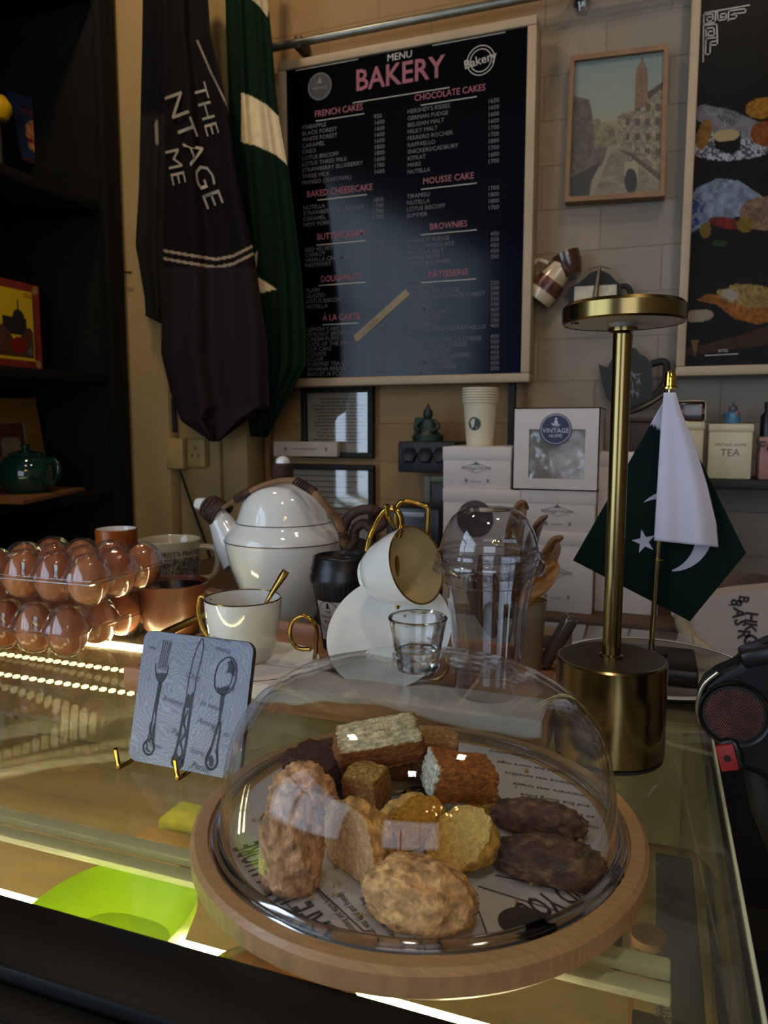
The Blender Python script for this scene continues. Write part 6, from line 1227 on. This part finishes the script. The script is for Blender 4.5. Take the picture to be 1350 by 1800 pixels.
cake('tall cake slice with pale crumb top and dark crust at the back of the dome', 665, 1348, (.060, .028, .022), 32, (24, -6), ('#f2dfae', '#b0682c', '#b0682c', 'top'), 1, z=.020)
cake('yellow sponge block under the tall cake slice', 688, 1362, (.036, .026, .022), 20, (0, 0), ('#a0682a', '#d8a02c', '#d8a02c', 'side'), 2, name='sponge_block')
cake('dark brown cake slice at the back left of the dome', 560, 1390, (.045, .03, .026), -20, (10, 0), ('#553020', '#5a3022', '#4c281c', 'top'), 3)
cake('beige cake piece leaning behind the crusty white slice', 765, 1372, (.030, .020, .034), 12, (12, 8), ('#c89a60', '#cfa068', '#b8884e', 'top'), 4)
cake('white crumb cake slice with thick orange brown crust right of the centre', 808, 1410, (.046, .030, .024), 32, (6, 14), ('#c4762e', '#c07230', '#f6ecca', 'side'), 5, z=.006)
cake('small yellow cake piece beside the chocolate cookies', 850, 1432, (.022, .016, .010), 10, (0, 0), ('#b98a22', '#c2931f', '#b98a22', 'top'), 6, name='cake_piece')
cake('golden brown square cake chunk left of the centre', 645, 1428, (.026, .022, .030), -8, (8, 0), ('#d8a450', '#b88038', '#b88038', 'top'), 7)
bisc('round coconut cookie at the back left of the dome', 535, 1440, .023, .018, .024, '#cc986a', 11, nz=.16, fine=.12)
bisc('lumpy coconut cookie at the front left of the dome', 513, 1555, .0175, .016, .036, '#ca9464', 12, nz=.16, fine=.12, rot=20)
bisc('halved round biscuit with pale cut face left of the centre', 618, 1535, .027, .018, .0285, '#d49c54', 13, cut=((-.5, -.86, 0), .002), cutc='#e0b27a', rot=0)
bisc('left half of a split yellow biscuit in the centre', 735, 1490, .025, .020, .020, '#d0a258', 14, cut=((.72, -.6, .1), .001), cutc='#e0a838')
bisc('right half of a split yellow biscuit in the centre', 805, 1512, .024, .020, .021, '#cc9838', 15, cut=((-.45, -.5, .72), .009), cutc='#e2b45c')
bisc('large round crumbly biscuit at the front of the dome', 737, 1608, .031, .0200, .0200, '#dba468', 16, nz=.12, fine=.09)
bisc('far half of a dark chocolate cookie on the right', 945, 1456, .030, .015, .0110, '#5e4030', 17, nz=.12, fine=.16, name='chocolate_cookie', spots='#7e5c40', ns=4)
bisc('near half of a dark chocolate cookie on the right', 962, 1530, .032, .019, .0120, '#583a2a', 18, nz=.12, fine=.16, name='chocolate_cookie', spots='#7e5c40', cut=((-.25, .97, 0), .010), cutc='#3a2216', ns=4)
# crumbs
mb = MB(); rr = random.Random(8)
for k in range(150):
    a_ = rr.random()*6.28; q_ = .112*math.sqrt(rr.random()); s_ = .0006+.0016*rr.random()**3; x, y = q_*math.cos(a_), q_*math.sin(a_); b_ = bmesh.new(); bmesh.ops.create_icosphere(b_, subdivisions=1, radius=s_); b_.verts.index_update(); mb.add([v.co*(1+.4*rr.random())+Vector((x, y, s_)) for v in b_.verts], [[v.index for v in f.verts] for f in b_.faces]); b_.free()
cr = mb.build('pastry_crumbs', M('crumb_tan', '#b08a54', .8)); cr.location = (BX, BYY, ZP); tagit(cr, 'scattered pale crumbs on the printed paper liner', 'crumbs', kind='stuff')
# dome
dz_ = .0005+hb_-.0036
o = thing('glass_dome', 'clear glass cake dome with a knob covering the pastries', 'cake dome', (BX, BYY, dz_)); za = W(735, 1172, BYY).z-dz_
pr = [(.1325, .001), (.1302, .004), (.1292, .010), (.1285, .03), (.1262, .052), (.121, .073), (.111, .090), (.095, .1035), (.074, .1125), (.05, .118), (.025, .1205), (0, .121)]
sc = za/.121; pr = [(r_, z*sc) for r_, z in pr]; inn_ = [(max(r_-.0028, 0), z-.0026 if r_ < .12 else z) for r_, z in pr][::-1]
pr_s = smooth([Vector((r_, 0, z)) for r_, z in pr[2:]], 4); pr = pr[:2]+[(max(p.x, 0), p.z) for p in pr_s]; pr[-1] = (0, pr[-1][1]); pi_ = [(max(r_-.0026, 0), z-(.0026 if r_ < .115 else .0006)) for r_, z in pr[2:]][::-1]; pi_[0] = (0, pi_[0][1])
pt(o, 'outer_wall', MB().lathe(pr, 128), glass_dome); pt(o, 'inner_wall', MB().lathe(pi_, 128), glass_dome)
rimg = bpy.data.materials.new('rim_glass'); rimg.use_nodes = True; b_ = rimg.node_tree.nodes['Principled BSDF']; b_.inputs['Transmission Weight'].default_value = 1; b_.inputs['Roughness'].default_value = .06; b_.inputs['IOR'].default_value = 1.45; b_.inputs['Base Color'].default_value = (.95, .96, .97, 1)
pt(o, 'rim', MB().lathe([(.1302, .0005), (.1345, .0005), (.1355, .002), (.1345, .0042), (.1315, .0052), (.1296, .007), (.1292, .004), (.1302, .0005)], 128), rimg)
kz = za; zt2_ = W(731, 1083, BYY).z-dz_
pt(o, 'knob', MB().lathe([(0, kz-.001), (.0135, kz-.001), (.0145, kz+.001), (.0138, kz+.004), (.0188, zt2_-.003), (.0195, zt2_-.001), (.0188, zt2_), (.0172, zt2_-.001), (.0135, kz+.012), (0, kz+.010)], 56), rimg)
for x, y in ((-1.0, 1.0), (.3, .7), (-.05, -.05)):
    o = thing('unseen_ceiling_spot', 'black round ceiling spotlight above '+('the flags' if x < -.5 else 'the boxes' if x > 0 else 'the glass case, added to brighten the pastries'), 'lamp', (x, y, ZT-.03)); pt(o, 'housing', MB().lathe([(.085, -.02), (.09, -.02), (.09, .03), (0, .03)], 32), blackm)  # housing over the case belongs to the added, unseen pastry lamp
# ceiling string of small warm bulbs over the customer side (seen as glints in glass and glaze)
bulbm = emis('warm_bulb', '#ffd48a', 60)
def pend(x, y, z):
    o = thing('pendant_bulb', 'warm bulb hanging on a black cord over the customer side', 'lamp', (x, y, z), group='pendant bulbs behind the viewer')
    pt(o, 'bulb', MB().lathe([(0, -.03), (.018, -.024), (.024, -.006), (.02, .012), (.01, .024), (0, .026)], 20), bulbm); pt(o, 'socket', MB().lathe([(.011, .02), (.013, .05), (0, .052)], 16), blackm); pt(o, 'cord', MB().tube([(0, 0, .05), (0, 0, ZT-z)], .003, seg=6), blackm); return o
b0_ = pend(.55, -.9, 1.15)
for x, y, z in ((.75, -1.0, 1.25), (.95, -.85, 1.18), (1.15, -1.05, 1.28), (.65, -1.4, 1.3), (.9, -1.5, 1.22), (1.25, -1.45, 1.2), (1.0, -1.25, 1.1)):
    c = copy_tree(b0_); c.location = (x, y, z)
